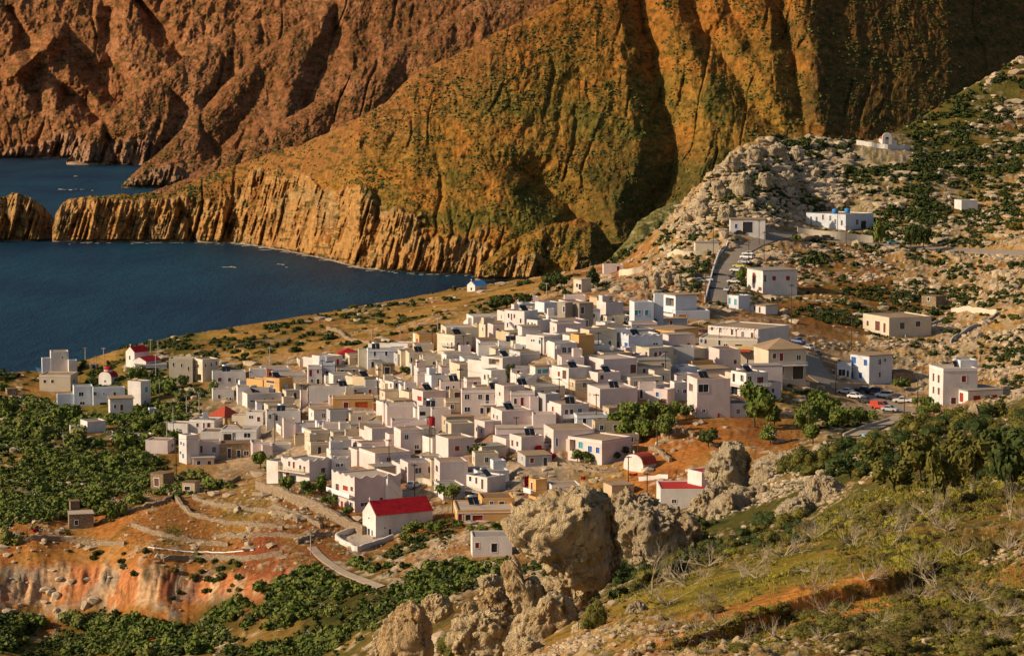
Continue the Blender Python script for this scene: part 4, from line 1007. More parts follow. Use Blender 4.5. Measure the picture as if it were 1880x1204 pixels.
HL = mountain('hill', 872, 1160, [(872,512),(1160,512)], [(872,500),(885,486),(905,468),(940,440),(1000,415),(1060,402),(1095,408),(1118,440),(1135,470),(1160,500)], 1.3, 1.0, col_main, 151,
  [([(960,430),(930,505)],18,16), ([(1010,420),(990,505)],18,14)], cliff=[(872,490),(940,470),(1000,470),(1160,492)], tilt=lambda X, Yp: np.maximum(0, X-1085)*1.6 - 60, rows=110, ystar=[(872,509),(1160,509)])
def col_valley(X, Yp, cm, up, st, sd):
    n = fbm(X/12, Yp/6, 4, sd); c = np.zeros(X.shape+(3,)) + np.array((.15,.13,.04))
    c = blend(c, sstep(0, .3, n), (.07,.075,.02)); return blend(c, sstep(.1, .4, fbm(X/7, Yp/3, 3, sd+4))*.7, (.36,.30,.17))
mountain('valley_slope', 1085, 1420, [(1085,530),(1420,560)], [(1085,500),(1120,474),(1150,442),(1170,408),(1200,388),(1240,368),(1290,362),(1420,355)], 3.2, 1.2, col_valley, 171, rows=90, amp=.6, ystar=[(1085,590),(1420,600)], foot=-20)
M2C = mountain('mountain', 215, 1120, [(215,379),(1120,379)], [(215,374),(340,330),(380,310),(401,290),(458,260),(516,225),(573,191),(611,168),(656,125),(742,73),(842,22),(900,-15),(960,-50),(1120,-60)], 1.3, 1.5, col_back(.72), 201,
  [([(640,150),(600,250),(560,320)],34,26), ([(760,80),(740,170),(690,230)],30,24)], rows=260, rel=.4)
M2B = mountain('mountain', 222, 900, [(222,344),(900,344)], [(222,341),(232,332),(252,310),(283,287),(318,255),(352,222),(401,168),(458,111),(516,69),(573,23),(611,0),(650,-30),(700,-60),(900,-60)], 1.25, 1.5, col_back(.7), 231,
  [([(520,80),(470,190),(400,280)],36,40), ([(620,10),(600,120),(560,190)],38,45)], rows=230, rel=.4, cliff=[(222,325),(330,325),(900,330)])
M2A = mountain('mountain', 122, 820, [(122,298),(170,300),(240,314),(820,314)], [(122,294),(132,284),(150,262),(168,229),(210,195),(248,168),(321,118),(382,76),(443,46),(520,20),(600,-10),(700,-60),(820,-60)], 1.2, 1.5, col_back(.8), 261,
  [([(300,150),(340,200),(300,290)],24,60), ([(430,60),(420,140),(370,210)],24,50), ([(195,225),(215,300)],16,60)], cliff=[(122,250),(250,240),(400,285),(820,300)], rows=240, rel=.5, ystar=[(122,302),(820,302)])
mountain('mountain', -260, 620, [(-260,291),(120,290),(620,292)], [(-260,-60),(620,-60)], 1.15, 1.5, col_back(.85), 291,
  [([(125,75),(160,120),(205,175),(260,210)],30,90), ([(95,140),(140,185),(190,225)],26,80), ([(255,0),(300,70),(345,115)],28,90), ([(0,150),(50,120),(100,70)],30,-110), ([(20,20),(60,100),(70,200)],26,60), ([(200,20),(190,90),(240,160)],26,60)], cliff=[(-260,255),(620,255)], rows=260, rel=.7)
# ------------------------------------------------------------------ light, camera
SUN_EL, SUN_AZ = math.radians(27), math.radians(-105)   # azimuth from +Y (away from the camera), negative: on the left, a little behind the camera
sd = Vector((math.sin(SUN_AZ)*math.cos(SUN_EL), math.cos(SUN_AZ)*math.cos(SUN_EL), math.sin(SUN_EL)))
sl = bpy.data.lights.new('sun', 'SUN'); sl.energy = 5.0; sl.angle = math.radians(.5); sl.color = (1, .80, .56)
so = bpy.data.objects.new('sun', sl); COL.objects.link(so); so.rotation_euler = sd.to_track_quat('Z', 'Y').to_euler()
wd = bpy.data.worlds.new('World'); scene.world = wd; wd.use_nodes = True
nt = wd.node_tree; sk = nt.nodes.new('ShaderNodeTexSky'); sk.sky_type = 'NISHITA'; sk.sun_disc = False
sk.sun_elevation = SUN_EL; sk.sun_rotation = SUN_AZ; sk.altitude = 200; sk.dust_density = 2.0; sk.air_density = 1.0
nt.links.new(sk.outputs[0], nt.nodes['Background'].inputs[0]); nt.nodes['Background'].inputs[1].default_value = .085
cd = bpy.data.cameras.new('camera'); co = bpy.data.objects.new('camera', cd); COL.objects.link(co)
cd.sensor_width = 36; cd.lens = 36*FPX/1880; cd.clip_start = 1; cd.clip_end = 40000
co.location = (0, 0, HC); co.rotation_euler = (math.pi/2 - PITCH, 0, 0); scene.camera = co
scene.view_settings.view_transform = 'Standard'; scene.view_settings.look = 'None'; scene.view_settings.exposure = .1; scene.view_settings.gamma = 1
# ------------------------------------------------------------------ chapels and other special buildings
def crop(c, *v):
    ox, oy, sc = CROP[c]
    return [(ox+a/sc, oy+b/sc) for a, b in v]
def spec(c, g, ops='', ymin=385, kr=1.05):
    ox, oy, sc = CROP[c]; xl, xc, xr, yt, yb = g
    oo = []
    for q in ops.split(';'):
        if q:
            x, y, w, h, k = q.split(','); oo.append((ox+float(x)/sc, oy+float(y)/sc, float(w)/sc, float(h)/sc, k, float(x) < xc))
    h = dict(xl=ox+xl/sc, xc=ox+xc/sc, xr=ox+xr/sc, yt=oy+yt/sc, yb=oy+yb/sc, ops=oo, k=kr)
    x, Y, zg, zt, th, wl, wr = place(h, ymin=ymin)
    return x, Y, zg, zt, th, wl, wr, openings(h, x, Y, zg, th, wl, wr, zt)
def chapel(c, g, label, roofmat, rise, ops='', wall='white', vault=False, name='chapel', cross=True, ymin=385, wlmax=99, k=.75):
    """gabled or vaulted nave: the gable is the left face, the ridge runs along the right face"""
    x, Y, zg, zt, th, wl, wr, op = spec(c, g, ops, ymin, k)
    wl = min(wl, wlmax)
    o = empty(name, (x, Y, zg), th, label, 'chapel'); h = zt-zg; rise *= wl
    volume('wall', o, wall, 'none' if 0 else 'rtan', 'n', (wl, wr, h, op, -5))
    for ch in list(o.children):
        if ch.name.startswith('roof'): bpy.data.objects.remove(ch)
    n = 14 if vault else 2
    prof = [(wl*i/n, h+(rise*math.sqrt(max(0, 1-(2*i/n-1)**2)) if vault else rise*(1-abs(2*i/n-1)))) for i in range(n+1)]
    for x0_ in (0, wr-.3):
        gb = MB(); gb.prism([(0, h)] + [(wl, h)] + prof[::-1][1:-1], x0_, x0_+.3, 'x'); gb.build('gable', MAT[wall], o)
    rb = MB(); e = .22
    out = [(p[0]+(0 if 0 < i < n else (-e if i == 0 else e)), p[1]+.16-(0 if 0 < i < n else e*.5)) for i, p in enumerate(prof)]; inn = [(p[0], p[1]-.06) for p in out]
    rb.prism(inn + out[::-1], .08, wr+.1, 'x'); rb.build('roof', MAT[roofmat], o, smooth=False)
    if cross:
        cb = MB(); zc = h+rise; cb.box(.1, .2, wl/2-.05, wl/2+.05, zc, zc+.9); cb.box(.1, .2, wl/2-.28, wl/2+.28, zc+.5, zc+.6); cb.build('cross', MAT['frame'], o)
    HPOS.append((x, Y, th, wl, wr, zg)); return o, wl, wr, h
chapel('C', (828,935,1402,832,1040), 'white church under a bright red gabled roof, with a walled white yard', 'redroof', .42, '880,975,18,84,d;853,952,11,50,w;907,972,11,50,w;880,850,9,18,w;1012,930,12,18,w;1053,962,24,48,w;1238,912,24,42,w;1315,910,22,26,w', 'white', name='church', k=.45)
chapel('A', (1068,1142,1262,218,345), 'white gabled chapel with a dark red roof at the far field edge', 'redroof', .38, '1103,262,12,34,d')
chapel('A', (1128,1240,1370,296,360), 'low white annex with a dark red roof in front of the gabled chapel', 'redroof', .22, '', name='chapel_annex', cross=False)
chapel('K', (300,466,578,712,775), 'little white vaulted chapel with a rusty red barrel roof above the lane', 'redtile', .36, '', vault=True)
CROP['Z'] = (400,500,2.686)
chapel('Z', (1229,1268,1326,66,93), 'little white chapel with a pale blue roof alone on the headland by the sea', 'barrel', .35, '1250,82,8,14,d;1300,80,6,8,w')
# domed chapel
o, wl, wr, h = chapel('A', (838,945,1002,428,488), 'white chapel with a red dome and red vaulted roofs among the shrubs', 'redroof', .32, '893,462,14,20,w', vault=True, cross=False)
def lathe(mb, prof, n=20, mi=0):
    rings = [[mb.pt((r*math.cos(6.2832*i/n), r*math.sin(6.2832*i/n), z)) for i in range(n)] for r, z in prof]
    for a, b in zip(rings, rings[1:]):
        for i in range(n): mb.f.append([a[i], a[(i+1)%n], b[(i+1)%n], b[i]]); mb.m.append(mi)
rd = min(wl, wr)*.36; mb = MB(); mb.M = Matrix.Translation((wr*.5, wl*.5, h+.2))
lathe(mb, [(rd, -1), (rd, rd*1.35), (rd*1.08, rd*1.36), (rd*1.08, rd*1.5)]); drum = mb.build('drum', MAT['white'], o)
mb = MB(); mb.M = Matrix.Translation((wr*.5, wl*.5, h+.2+rd*1.5)); lathe(mb, [(rd*1.08*math.cos(a), rd*.85*math.sin(a)) for a in [i*math.pi/14 for i in range(7)]] + [(.01, rd*.86)]); mb.build('dome', MAT['redroof'], o, True)
# bell-gable chapel on the skyline
x, y, z = hitf(1620, 270, 700); z += .6
o = empty('hill_chapel', (x, y, z), math.radians(8), 'white chapel with a round-topped bell gable on the skyline, behind its long white wall', 'chapel')
k = y/FPX; W = 18*k; Hh = 22*k
mb = MB(); op = [(W*.30, W*.70, -1, Hh*.55)]
prof = [(W*.5+W*.5*math.cos(math.pi*i/12), Hh*.62+Hh*.42*math.sin(math.pi*i/12)) for i in range(13)]
mb.prism([(0, -3), (W*.28, -3), (W*.28, Hh*.5)] + [(W*.5-W*.22*math.cos(math.pi*i/8), Hh*.5+W*.22*math.sin(math.pi*i/8)) for i in range(1, 8)] + [(W*.72, Hh*.5), (W*.72, -3), (W, -3)] + prof, 0, .7, 'y'); mb.build('bell_gable', MAT['white'], o)
mb = MB(); mb.box(W*.1, W*.98, .8, 6.5, -3, Hh*.5); mb.box(W*1.0, W*1.6, 1.2, 6, -3, Hh*.38); mb.build('nave', MAT['white'], o)
mb = MB(); mb.prism([(W*.1+W*.44*(1-math.cos(math.pi*i/10)), Hh*.5+W*.3*math.sin(math.pi*i/10)) for i in range(11)][::-1], .85, 6.5, 'y'); mb.build('roof', MAT['redtile'], o)
HPOS.append((x, y, 0, 8, W*1.6, z))
# ------------------------------------------------------------------ walls along the ground
def ground_wall(name, cat, label, pts, h, t, mat, ymin=385, group=None, drop=1.5, full=False, n=7, wob=0):
    P2 = smooth_path([(hitf if full else hit)(a, b, ymin)[:2] for a, b in dense(pts, n)], 3)
    V = []; F = []
    T = np.gradient(P2, axis=0); T /= np.linalg.norm(T, axis=1)[:,None]+1e-9
    for i, (p, q) in enumerate(zip(P2, T)):
        nx, ny = -q[1]*t/2, q[0]*t/2; z = float(zf(p[0], p[1])); hh = h*(1+wob*(R.random()-.5)*2)
        V += [(p[0]-nx, p[1]-ny, z-drop), (p[0]+nx, p[1]+ny, z-drop), (p[0]+nx*.85, p[1]+ny*.85, z+hh), (p[0]-nx*.85, p[1]-ny*.85, z+hh)]
    m = len(P2)
    for i in range(m-1):
        a, b = 4*i, 4*i+4
        for j in range(4): F.append((a+j, a+(j+1)%4, b+(j+1)%4, b+j))
    F += [(3,2,1,0), (4*m-4, 4*m-3, 4*m-2, 4*m-1)]
    return tag(link(name, npmesh(name, V, F, [MAT[mat]])), label, cat, group)
ground_wall('stone_wall', 'wall', 'tall tan dry stone retaining wall below the grove, at the edge of the orange terraces', [(472,899),(520,918),(570,938),(620,962),(668,986)], 2.0, .9, 'drystone', wob=.15)
for lab, p in [('dry stone terrace wall curving through the golden field, the longest one', [(318,912),(332,932),(352,950),(400,962),(470,970),(520,975)]),
               ('low dry stone wall above the white pipe', [(243,966),(270,978),(310,990),(370,999),(420,1003)]), ('crooked dry stone wall between the red soil and the golden field', [(395,985),(440,990),(500,985),(560,990)]), ('dry stone wall along the lip above the orange cliff', [(20,1000),(90,990),(160,998),(230,1000)]), ('long dry stone terrace wall low on the red soil', [(300,1030),(380,1026),(450,1030),(520,1022)]), ('dry stone terrace wall behind the hut with a white roof', [(210,950),(250,940),(290,930),(320,918)]), ('short dry stone terrace wall under the tall retaining wall', [(500,935),(545,950),(590,972)]), ('dry stone terrace wall next to the church yard', [(545,1000),(580,985),(615,985)]), ('stone field wall on the golden headland', [(430,640),(480,628),(530,625)]), ('stone field wall bending down the golden fields', [(600,605),(625,612),(640,628),(680,632)]), ('stone wall among the bushes of the seaward slope', [(30,830),(80,822),(140,828)]), ('stone wall lower among the bushes of the seaward slope', [(60,905),(130,895),(190,902)]),
               ('short dry stone wall at the top of the golden terraces', [(355,918),(400,934),(440,940)]),
               ('dry stone wall beside the lone bush in the golden terraces', [(425,938),(470,940),(520,950),(548,962)]), ('stone wall at the foot of the grove by the masonry sheds', [(310,912),(355,905),(410,895),(440,880)]),
               ('tan stone wall along the lane below the arch house', crop('Q',(262,245),(380,290),(470,318),(560,345))), ('stone garden wall with a white rim in front of the bungalow with blue shutters', crop('Q',(600,350),(700,378),(800,400),(890,420),(1060,405))),
               ('pale stone wall on the orange field behind the vaulted chapel', crop('K',(520,575),(600,620),(700,690))), ('stone wall below the orange field beside the round bush', crop('K',(730,450),(800,440),(900,480)))]:
    ground_wall('stone_wall', 'wall', lab, p, .9, .7, 'drystone', wob=.3)
ground_wall('concrete_wall', 'wall', 'grey concrete wall stepping down the rocky slope in a long diagonal', crop('H',(1595,172),(1480,240),(1350,320),(1225,400)), 1.0, .4, 'grey', 500)
ground_wall('concrete_wall', 'wall', 'pale concrete wall running level along the top of the diagonal wall', crop('H',(1232,162),(1400,172),(1590,170)), 1.6, .4, 'cream', 500)
ground_wall('concrete_wall', 'wall', 'winding grey wall from the hillside bungalow up to the level wall', crop('H',(868,342),(960,318),(1010,268),(1100,228),(1170,206)), .8, .35, 'grey', 500)
ground_wall('parapet_wall', 'wall', 'white parapet wall on the outer side of the upper road bend', [(1294,556),(1302,525),(1310,495),(1320,472),(1336,452)], 1.1, .5, 'white', 600)
ground_wall('retaining_wall', 'wall', 'long pale retaining wall under the warehouse with blue barrels', [(1464,431),(1500,436),(1550,441),(1602,447)], 2.6, .6, 'cream', 600)
ground_wall('retaining_wall', 'wall', 'pale wall below the kiosk with pilasters', crop('I',(112,1112),(250,1100),(455,1068)), 1.6, .5, 'cream', 600)
ground_wall('retaining_wall', 'wall', 'pale terrace wall beside the small house with the red door', crop('G',(172,130),(270,125),(370,105)), 2.0, .5, 'cream', 600)
ground_wall('retaining_wall', 'wall', 'tan base wall under the blue shuttered house', crop('H',(282,745),(430,752),(575,756)), 1.6, .5, 'tan', 480)
ground_wall('garden_wall', 'wall', 'cream balustrade wall in front of the tan house with wide balcony', crop('G',(1452,1015),(1560,1035),(1680,1050),(1785,1055)), 1.0, .4, 'cream', 480)
ground_wall('low_wall', 'wall', 'low pale wall beside the concrete track and the blue pickup', crop('H',(380,1125),(480,1080),(600,1040),(740,1000)), .7, .4, 'cream', 430)
ground_wall('low_wall', 'wall', 'white wall round the bell-gable chapel', crop('J',(292,262),(420,285),(560,302),(680,300)), 1.8, .5, 'white', 700, full=True)
ground_wall('yard_wall', 'wall', 'low white wall round the paved yard of the red roofed church', crop('C',(835,968),(700,985),(597,1032),(690,1088),(782,1140),(930,1090),(1078,1035)), 1.1, .45, 'white', 385)
ground_wall('garden_wall', 'wall', 'white fence wall across the lane from the red edged roof', crop('K',(430,850),(560,840),(680,835)), .9, .3, 'white', 385)
ground_wall('garden_wall', 'wall', 'tan stone lane wall by the parked grey car', crop('C',(1262,575),(1330,570),(1400,590)), 1.3, .4, 'cream', 385)
YD = [hit(a, b) for a, b in crop('C',(835,975),(610,1032),(780,1130),(1070,1035))]
tag(link('yard', npmesh('yard', [(x, y, float(zf(x, y))+.16) for x, y in YD] + [(x, y, float(zf(x, y))-2) for x, y in YD], [(0,1,2,3),(0,4,5,1),(1,5,6,2),(2,6,7,3),(3,7,4,0)], [MAT['rpink']])), kind='structure')
pp = [hitf(a, b) for a, b in dense([(272,1006),(300,1010),(350,1015),(410,1016),(466,1011)], 8)]
mb = MB()
for a, b in zip(pp, pp[1:]): mb.tube((a[0], a[1], a[2]+.2), (b[0], b[1], b[2]+.2), .13, .13, 8, cap=False)
tag(mb.build('water_pipe', MAT['frame']), 'long white water pipe lying across the orange slope above the cliff', 'pipe')

# ------------------------------------------------------------------ stairs and balconies on houses
def roofspot(sub):
    for k, v in ROOFS.items():
        if sub in k: return k, v
    raise KeyError(sub)
def stairs(sub, face, u0, u1, z0, z1, w=1.1):
    k, (o, wl, wr, h) = roofspot(sub); L = wr if face == 'R' else wl
    a, b = u0*L, u1*L; mb = MB(); n = 12
    for i in range(n):
        p, q = a+(b-a)*i/n, a+(b-a)*(i+1)/n; z = h*(z0+(z1-z0)*(i+1)/n)
        lo, hi = min(p, q), max(p, q)
        if face == 'R': mb.box(lo, hi, -w, -.003, -1, z)
        else: mb.box(-w, -.003, lo, hi, -1, z)
    if face == 'R': mb.prism([(a, h*z0-.9), (b, h*z1-.9), (b, h*z1+.9), (a, h*z0+.9)] if b > a else [(b, h*z1-.9), (a, h*z0-.9), (a, h*z0+.9), (b, h*z1+.9)], -w-.15, -w, 'y')
    mb.build('outside_stair', MAT['white'], o)
def balcony(sub, face, u0, u1, zf_, depth=1.1, rail='frame', solid=False):
    k, (o, wl, wr, h) = roofspot(sub); L = wr if face == 'R' else wl
    a, b, z = u0*L, u1*L, h*zf_
    mb = MB(); r = MB(); bx = (lambda m, p, q, d0, d1, c, d: m.box(p, q, -d1, -d0, c, d)) if face == 'R' else (lambda m, p, q, d0, d1, c, d: m.box(-d1, -d0, p, q, c, d))
    bx(mb, a, b, .003, depth, z-.16, z); s = mb.build('balcony', MAT['white'], o)
    if solid: bx(r, a, b, depth-.1, depth, z+.003, z+.85)
    else:
        bx(r, a, b, depth-.09, depth-.03, z+.85, z+.93); bx(r, a, b, depth-.08, depth-.04, z+.42, z+.46)
        m = max(3, int((b-a)/.45))
        for i in range(m+1): u = a+(b-a-.06)*i/m; bx(r, u, u+.06, depth-.09, depth-.03, z+.003, z+.85)
    r.build('railing', MAT[rail], s)
stairs('large rosy house with red', 'R', .98, .66, .45, .95); stairs('long white block of flats', 'L', .2, .7, 0, .5); stairs('cream house with many', 'R', .05, .55, 0, .5)
stairs('outside stair leading', 'R', .1, .9, .9, .1); stairs('flowered roof terrace', 'R', .2, 1.2, 0, .9); stairs('long white house with a sloping', 'L', .9, .2, 0, .8)
balcony('wavy parapet and yellow', 'L', -.0, 1, .47, 1.4, 'rail'); balcony('large rosy house with red', 'L', 0, 1, .45, 1.3, 'frame', True); balcony('grey-white two-storey house', 'R', .05, .3, .5, 1)
balcony('cream two-storey house with tall', 'L', 0, 1, .45, 1.2, 'cream' if 0 else 'frame'); balcony('tan house of two storeys', 'R', .1, 1, .48, 1.4, 'frame'); balcony('rounded balcony front', 'R', 0, 1, .45, 1.5, 'frame'); balcony('rounded balcony front', 'L', 0, 1, .45, 1.5, 'frame')
balcony('two brown doors, a long', 'R', 0, 1, .18, 1.6, 'frame', True); balcony('rosy two-storey house with white-framed', 'R', .5, 1, .44, 1.2); balcony('three levels with red pergola', 'L', 0, .55, .62, 1.0, 'rail', True); balcony('three tall brown doors', 'L', 0, 1, .12, 1.6, 'rail')
balcony('white house of stacked' if 0 else 'grey-white house of stacked', 'L', 0, 1, .25, 1.0, 'frame', True); balcony('red awning over its', 'L', 0, 1, .4, 1.3, 'frame', True); balcony('shaded verandah', 'L', 0, .6, .1, 1.2, 'frame')
# pergola of the hotel
k, (o, wl, wr, h) = roofspot('red pergola'); mb = MB()
for i in range(16): y = wl*.06+wl*.88*i/15; mb.box(-.2, 3.0, y, y+.09, h+2.2, h+2.32)
for y in (wl*.05, wl*.35, wl*.65, wl*.95): mb.box(-.15, -.02, y, y+.13, h, h+2.2); mb.box(-.15, 2.9, y-.1, y, h+2.1, h+2.2)
mb.build('pergola', MAT['red'], o)
mb = MB(); mb.face([(-2.2, wl*.1, h*.55), (-.05, wl*.1, h*.68), (-.05, wl*.42, h*.68), (-2.2, wl*.42, h*.55)]); mb.face([(-2.2, wl*.42, h*.55-.06), (-.05, wl*.42, h*.68-.06), (-.05, wl*.1, h*.68-.06), (-2.2, wl*.1, h*.55-.06)]); mb.build('awning', MAT['redtile'], o, fix=False)
# blue barrels
k, (o, wl, wr, h) = roofspot('two blue barrels')
for i, (fx, fy) in enumerate([(.05, .35), (.42, .3)]):
    mb = MB(); mb.M = Matrix.Translation((wr*fx+1, wl*fy, h+.02)); lathe(mb, [(.01, 0), (.98, 0), (1.05, .25), (1.05, 1.35), (.95, 1.65), (.4, 1.8), (.01, 1.8)], 18)
    b = mb.build('water_barrel', MAT['barrel'], None, True); b.matrix_world = Matrix.LocRotScale(o.location, o.rotation_euler, None)
    tag(b, ['blue water barrel at the outer corner of the warehouse roof', 'blue water barrel in the middle of the warehouse roof'][i], 'water tank')
# solar water heaters
def heater_proto():
    o = empty('solar_water_heater', (0, 0, 0))
    for i in (0, 1):
        mb = MB(); mb.M = Matrix.Translation((i*1.15, 0, .25)) @ Matrix.Rotation(math.radians(42), 4, 'X'); mb.box(0, 1.05, 0, 1.9, 0, .09); p = mb.build('panel', MAT['solar'], o)
    mb = MB(); mb.tube((.1, 1.55, 1.75), (2.1, 1.55, 1.75), .3, .3, 12); mb.build('tank', MAT['steel'], o, True)
    mb = MB()
    for x in (.15, 2.05): mb.box(x, x+.06, 1.5, 1.56, 0, 1.5); mb.box(x, x+.06, .0, .06, 0, .3)
    mb.box(.1, 2.1, 1.49, 1.55, 1.4, 1.46); mb.build('stand', MAT['steel'], o)
    return o
hp = heater_proto(); first = True
HEAT = [('long white house with three',.3,.5),('wide white house with a lit',.25,.4),('ochre house with a blank',.2,.5),('twin solar panels above',.3,.3),('two brown windows and a brown',.25,.4),('shaded verandah',.1,.5),('blank wall split',.75,.5),
 ('grey-white two-storey house',.12,.5),('tan unplastered',.1,.4),('twin solar panels and small',.25,.4),('red shutter and black',.3,.5),('bright verandah just',.6,.4),('framed dark windows and a',.8,.6),('brilliant white side',.8,.3),('plant-filled roof',.25,.4),('one solar panel',.3,.4),
 ('outside stairs at the top',.3,.4),('house of one' if 0 else 'pink shutter and tall',.15,.2),('open yellow-lit',.4,.4),('red awning and solar',.35,.2),('big rosy blank box',.35,.3),('three tall brown doors',.2,.3),('ochre house with red shopfront',.25,.6),('red pergola',.5,.4),('rounded balcony front',.3,.5),('window and a rooftop tank',.2,.4),('vine terraces',.5,.5),('pale blue shutters',.3,.5),('cream two-storey house with tall',.3,.5),('red bougainvillea' if 0 else 'one slit window',.5,.4),('weathered walls and a tan',.3,.5),('bungalow with two narrow',.4,.5)]
for sub, fx, fy in HEAT:
    k, (o, wl, wr, h) = roofspot(sub)
    c = hp if first else copy_tree(hp); first = False
    c.matrix_world = Matrix.LocRotScale(o.location, o.rotation_euler, None) @ Matrix.Translation((wr*fx, max(.4, wl*fy-.7), h-.35)) @ Matrix.Rotation(R.choice([0, .25, -.2]), 4, 'Z')
    sh = short(k, 7)
    tag(c, 'solar water heater on the roof of the ' + sh, 'solar heater', 'solar water heaters on the roofs')
# red water tank on a stand, satellite dish, red vessels
x, y = hit(793, 822); z = float(zf(x, y)); k = y/FPX
o = empty('water_tower', (x, y, z), 0, 'red water tank on a tall dark steel stand between rosy blocks', 'water tank')
Ht = 66*k; mb = MB()
for a in (.5, 2.6, 4.7): mb.tube((1.3*math.cos(a), 1.3*math.sin(a), -1), (.45*math.cos(a), .45*math.sin(a), Ht), .09, .07, 6)
for z_ in (.35, .65): 
    for a, b in ((.5, 2.6), (2.6, 4.7), (4.7, .5)): r = 1.3-.85*z_; mb.tube((r*math.cos(a), r*math.sin(a), Ht*z_), (r*math.cos(b), r*math.sin(b), Ht*z_), .05, .05, 5)
mb.build('stand', MAT['wood'], o); mb = MB(); mb.M = Matrix.Translation((0, 0, Ht*.72)); lathe(mb, [(.01, 0), (.7, 0), (.74, .2), (.74, 1.7), (.6, 1.95), (.01, 2)], 16); mb.build('tank', MAT['cloth'], o, True)
x, y = hit(376, 806); o = empty('satellite_dish', (x, y, float(zf(x, y))+6.2), .6, 'pale satellite dish on the roof by the twin panels', 'dish')
mb = MB(); mb.M = Matrix.Rotation(math.radians(75), 4, 'X'); lathe(mb, [(.01, 0), (.4, .05), (.75, .2), (.9, .34)], 18); mb.build('reflector', MAT['frame'], o, True); mb = MB(); mb.tube((0, 0, -1.6), (0, 0, -.1), .05, .05, 6); mb.build('mast', MAT['steel'], o)
# laundry, awnings, tarp
def cloth(name, cat, label, px, py, wpx, hpx, mat, ymin=385, lift=1.0, rz=.2):
    x, y = hit(px, py, ymin); k = y/FPX; z = float(zf(x, y)); W, Hh = wpx*k, hpx*k; V = []; F = []; n, m = 14, 8
    for s in (0, .03):
        for j in range(m+1):
            for i in range(n+1):
                a, b = i/n, j/m; V.append(((a-.5)*W, s+.18*math.sin(a*9+b*2)*(1.1-b), lift+Hh*b - .25*math.sin(math.pi*a)*b))
    q = (n+1)*(m+1)
    for s in (0, q):
        for j in range(m):
            for i in range(n): a = s+j*(n+1)+i; F.append((a, a+1, a+n+2, a+n+1) if not s else (a+n+1, a+n+2, a+1, a))
    o = link(name, npmesh(name, V, F, [MAT[mat]], True)); o.location = (x, y, z); o.rotation_euler = (0, 0, rz); return tag(o, label, cat)
cloth('blanket', 'laundry', 'dark red blanket hung to dry on a roof terrace', 996, 668, 12, 11, 'cloth'); cloth('bed_sheet', 'laundry', 'pale sheet hung to dry next to the red blanket', 1008, 668, 9, 10, 'whitec')
cloth('awning', 'awning', 'red awning over the balcony of the ochre-sided house', 967, 905, 12, 22, 'cloth', rz=.9); cloth('awning', 'awning', 'small red awning beside the terrace above the great boulder', 1071, 894, 9, 8, 'cloth'); cloth('tarpaulin', 'tarpaulin', 'blue tarpaulin lying by the tall tower block', 72, 683, 13, 8, 'tarp', lift=.2)
cloth('tarpaulin', 'tarpaulin', 'blue tarpaulin among rubble below the bare concrete shell', 1030, 599, 14, 4, 'tarp', lift=.6); cloth('awning', 'awning', 'row of red cloths on the fence by the vaulted chapel', 1163, 884, 16, 6, 'cloth'); cloth('bed_sheet', 'laundry', 'turquoise cloth drying below the hotel', 1334, 662, 8, 7, 'teal', lift=3)
# ------------------------------------------------------------------ utility poles and cables
def pole_proto(mat, arm):
    o = empty('utility_pole', (0, 0, 0)); mb = MB(); mb.tube((0, 0, -1.5), (0, 0, 1), .16, .10, 8); mb.build('pole', MAT[mat], o, True)
    return o
POLES = {'wooden utility pole rising among the flat roofs of the village': ('wood', 385, 'poles in the village', [('B',947,640,895),('B',1233,320,650),('B',1175,310,650),('B',1352,185,400),('B',737,250,470),('D',497,450,920),('D',868,470,700),('D',1312,225,460),('D',1010,160,400),('D',1280,530,1010),('E',805,490,660),('E',1350,460,710),('E',975,870,1115),('E',1637,500,700),('F',890,350,440),('C',1045,190,475),('C',1255,400,710),('C',1567,640,960),('G',562,760,1000),('B',110,840,1200),('C',1380,10,330),('D',1755,520,745)]),
 'pale utility pole on the green field edge towards the sea': ('polegrey', 600, 'poles at the field edge', [('B',905,85,240),('B',1058,135,285),('D',433,260,350),('D',705,225,340),('D',1065,165,240),('E',855,0,150),('A',883,175,345),('A',1325,235,440),('A',725,215,280),('A',817,255,350),('A',1280,170,225),('A',1345,180,250)]),
 'pale utility pole standing in the green shrubs of the slope': ('polegrey', 385, 'poles in the green slope', [('B',198,485,670),('B',305,465,665),('B',30,700,960),('A',1357,470,590),('A',540,905,1020),('B',85,590,850),('C',405,1090,1150)]),
 'dark utility pole beside the orange field and tree garden': ('wood', 385, 'poles by the tree garden', [('F',1515,155,430),('F',1842,545,760),('K',585,345,570),('K',500,770,980),('H',107,870,1130),('K',340,640,860)]),
 'dark utility pole near the lower car park': ('wood', 480, 'poles by the lower car park', [('H',443,170,450),('H',320,520,790),('H',860,810,970),('H',965,650,900),('G',1633,190,540)]),
 'dark utility pole along the upper road': ('wood', 600, 'poles along the upper road', [('I',470,840,1150),('I',750,955,1140),('I',872,890,1130),('I',832,795,990),('I',255,880,1040),('J',150,750,945),('J',213,870,1135),('J',465,735,870),('J',1123,780,1030),('G',905,100,380)])}
PTOP = {}
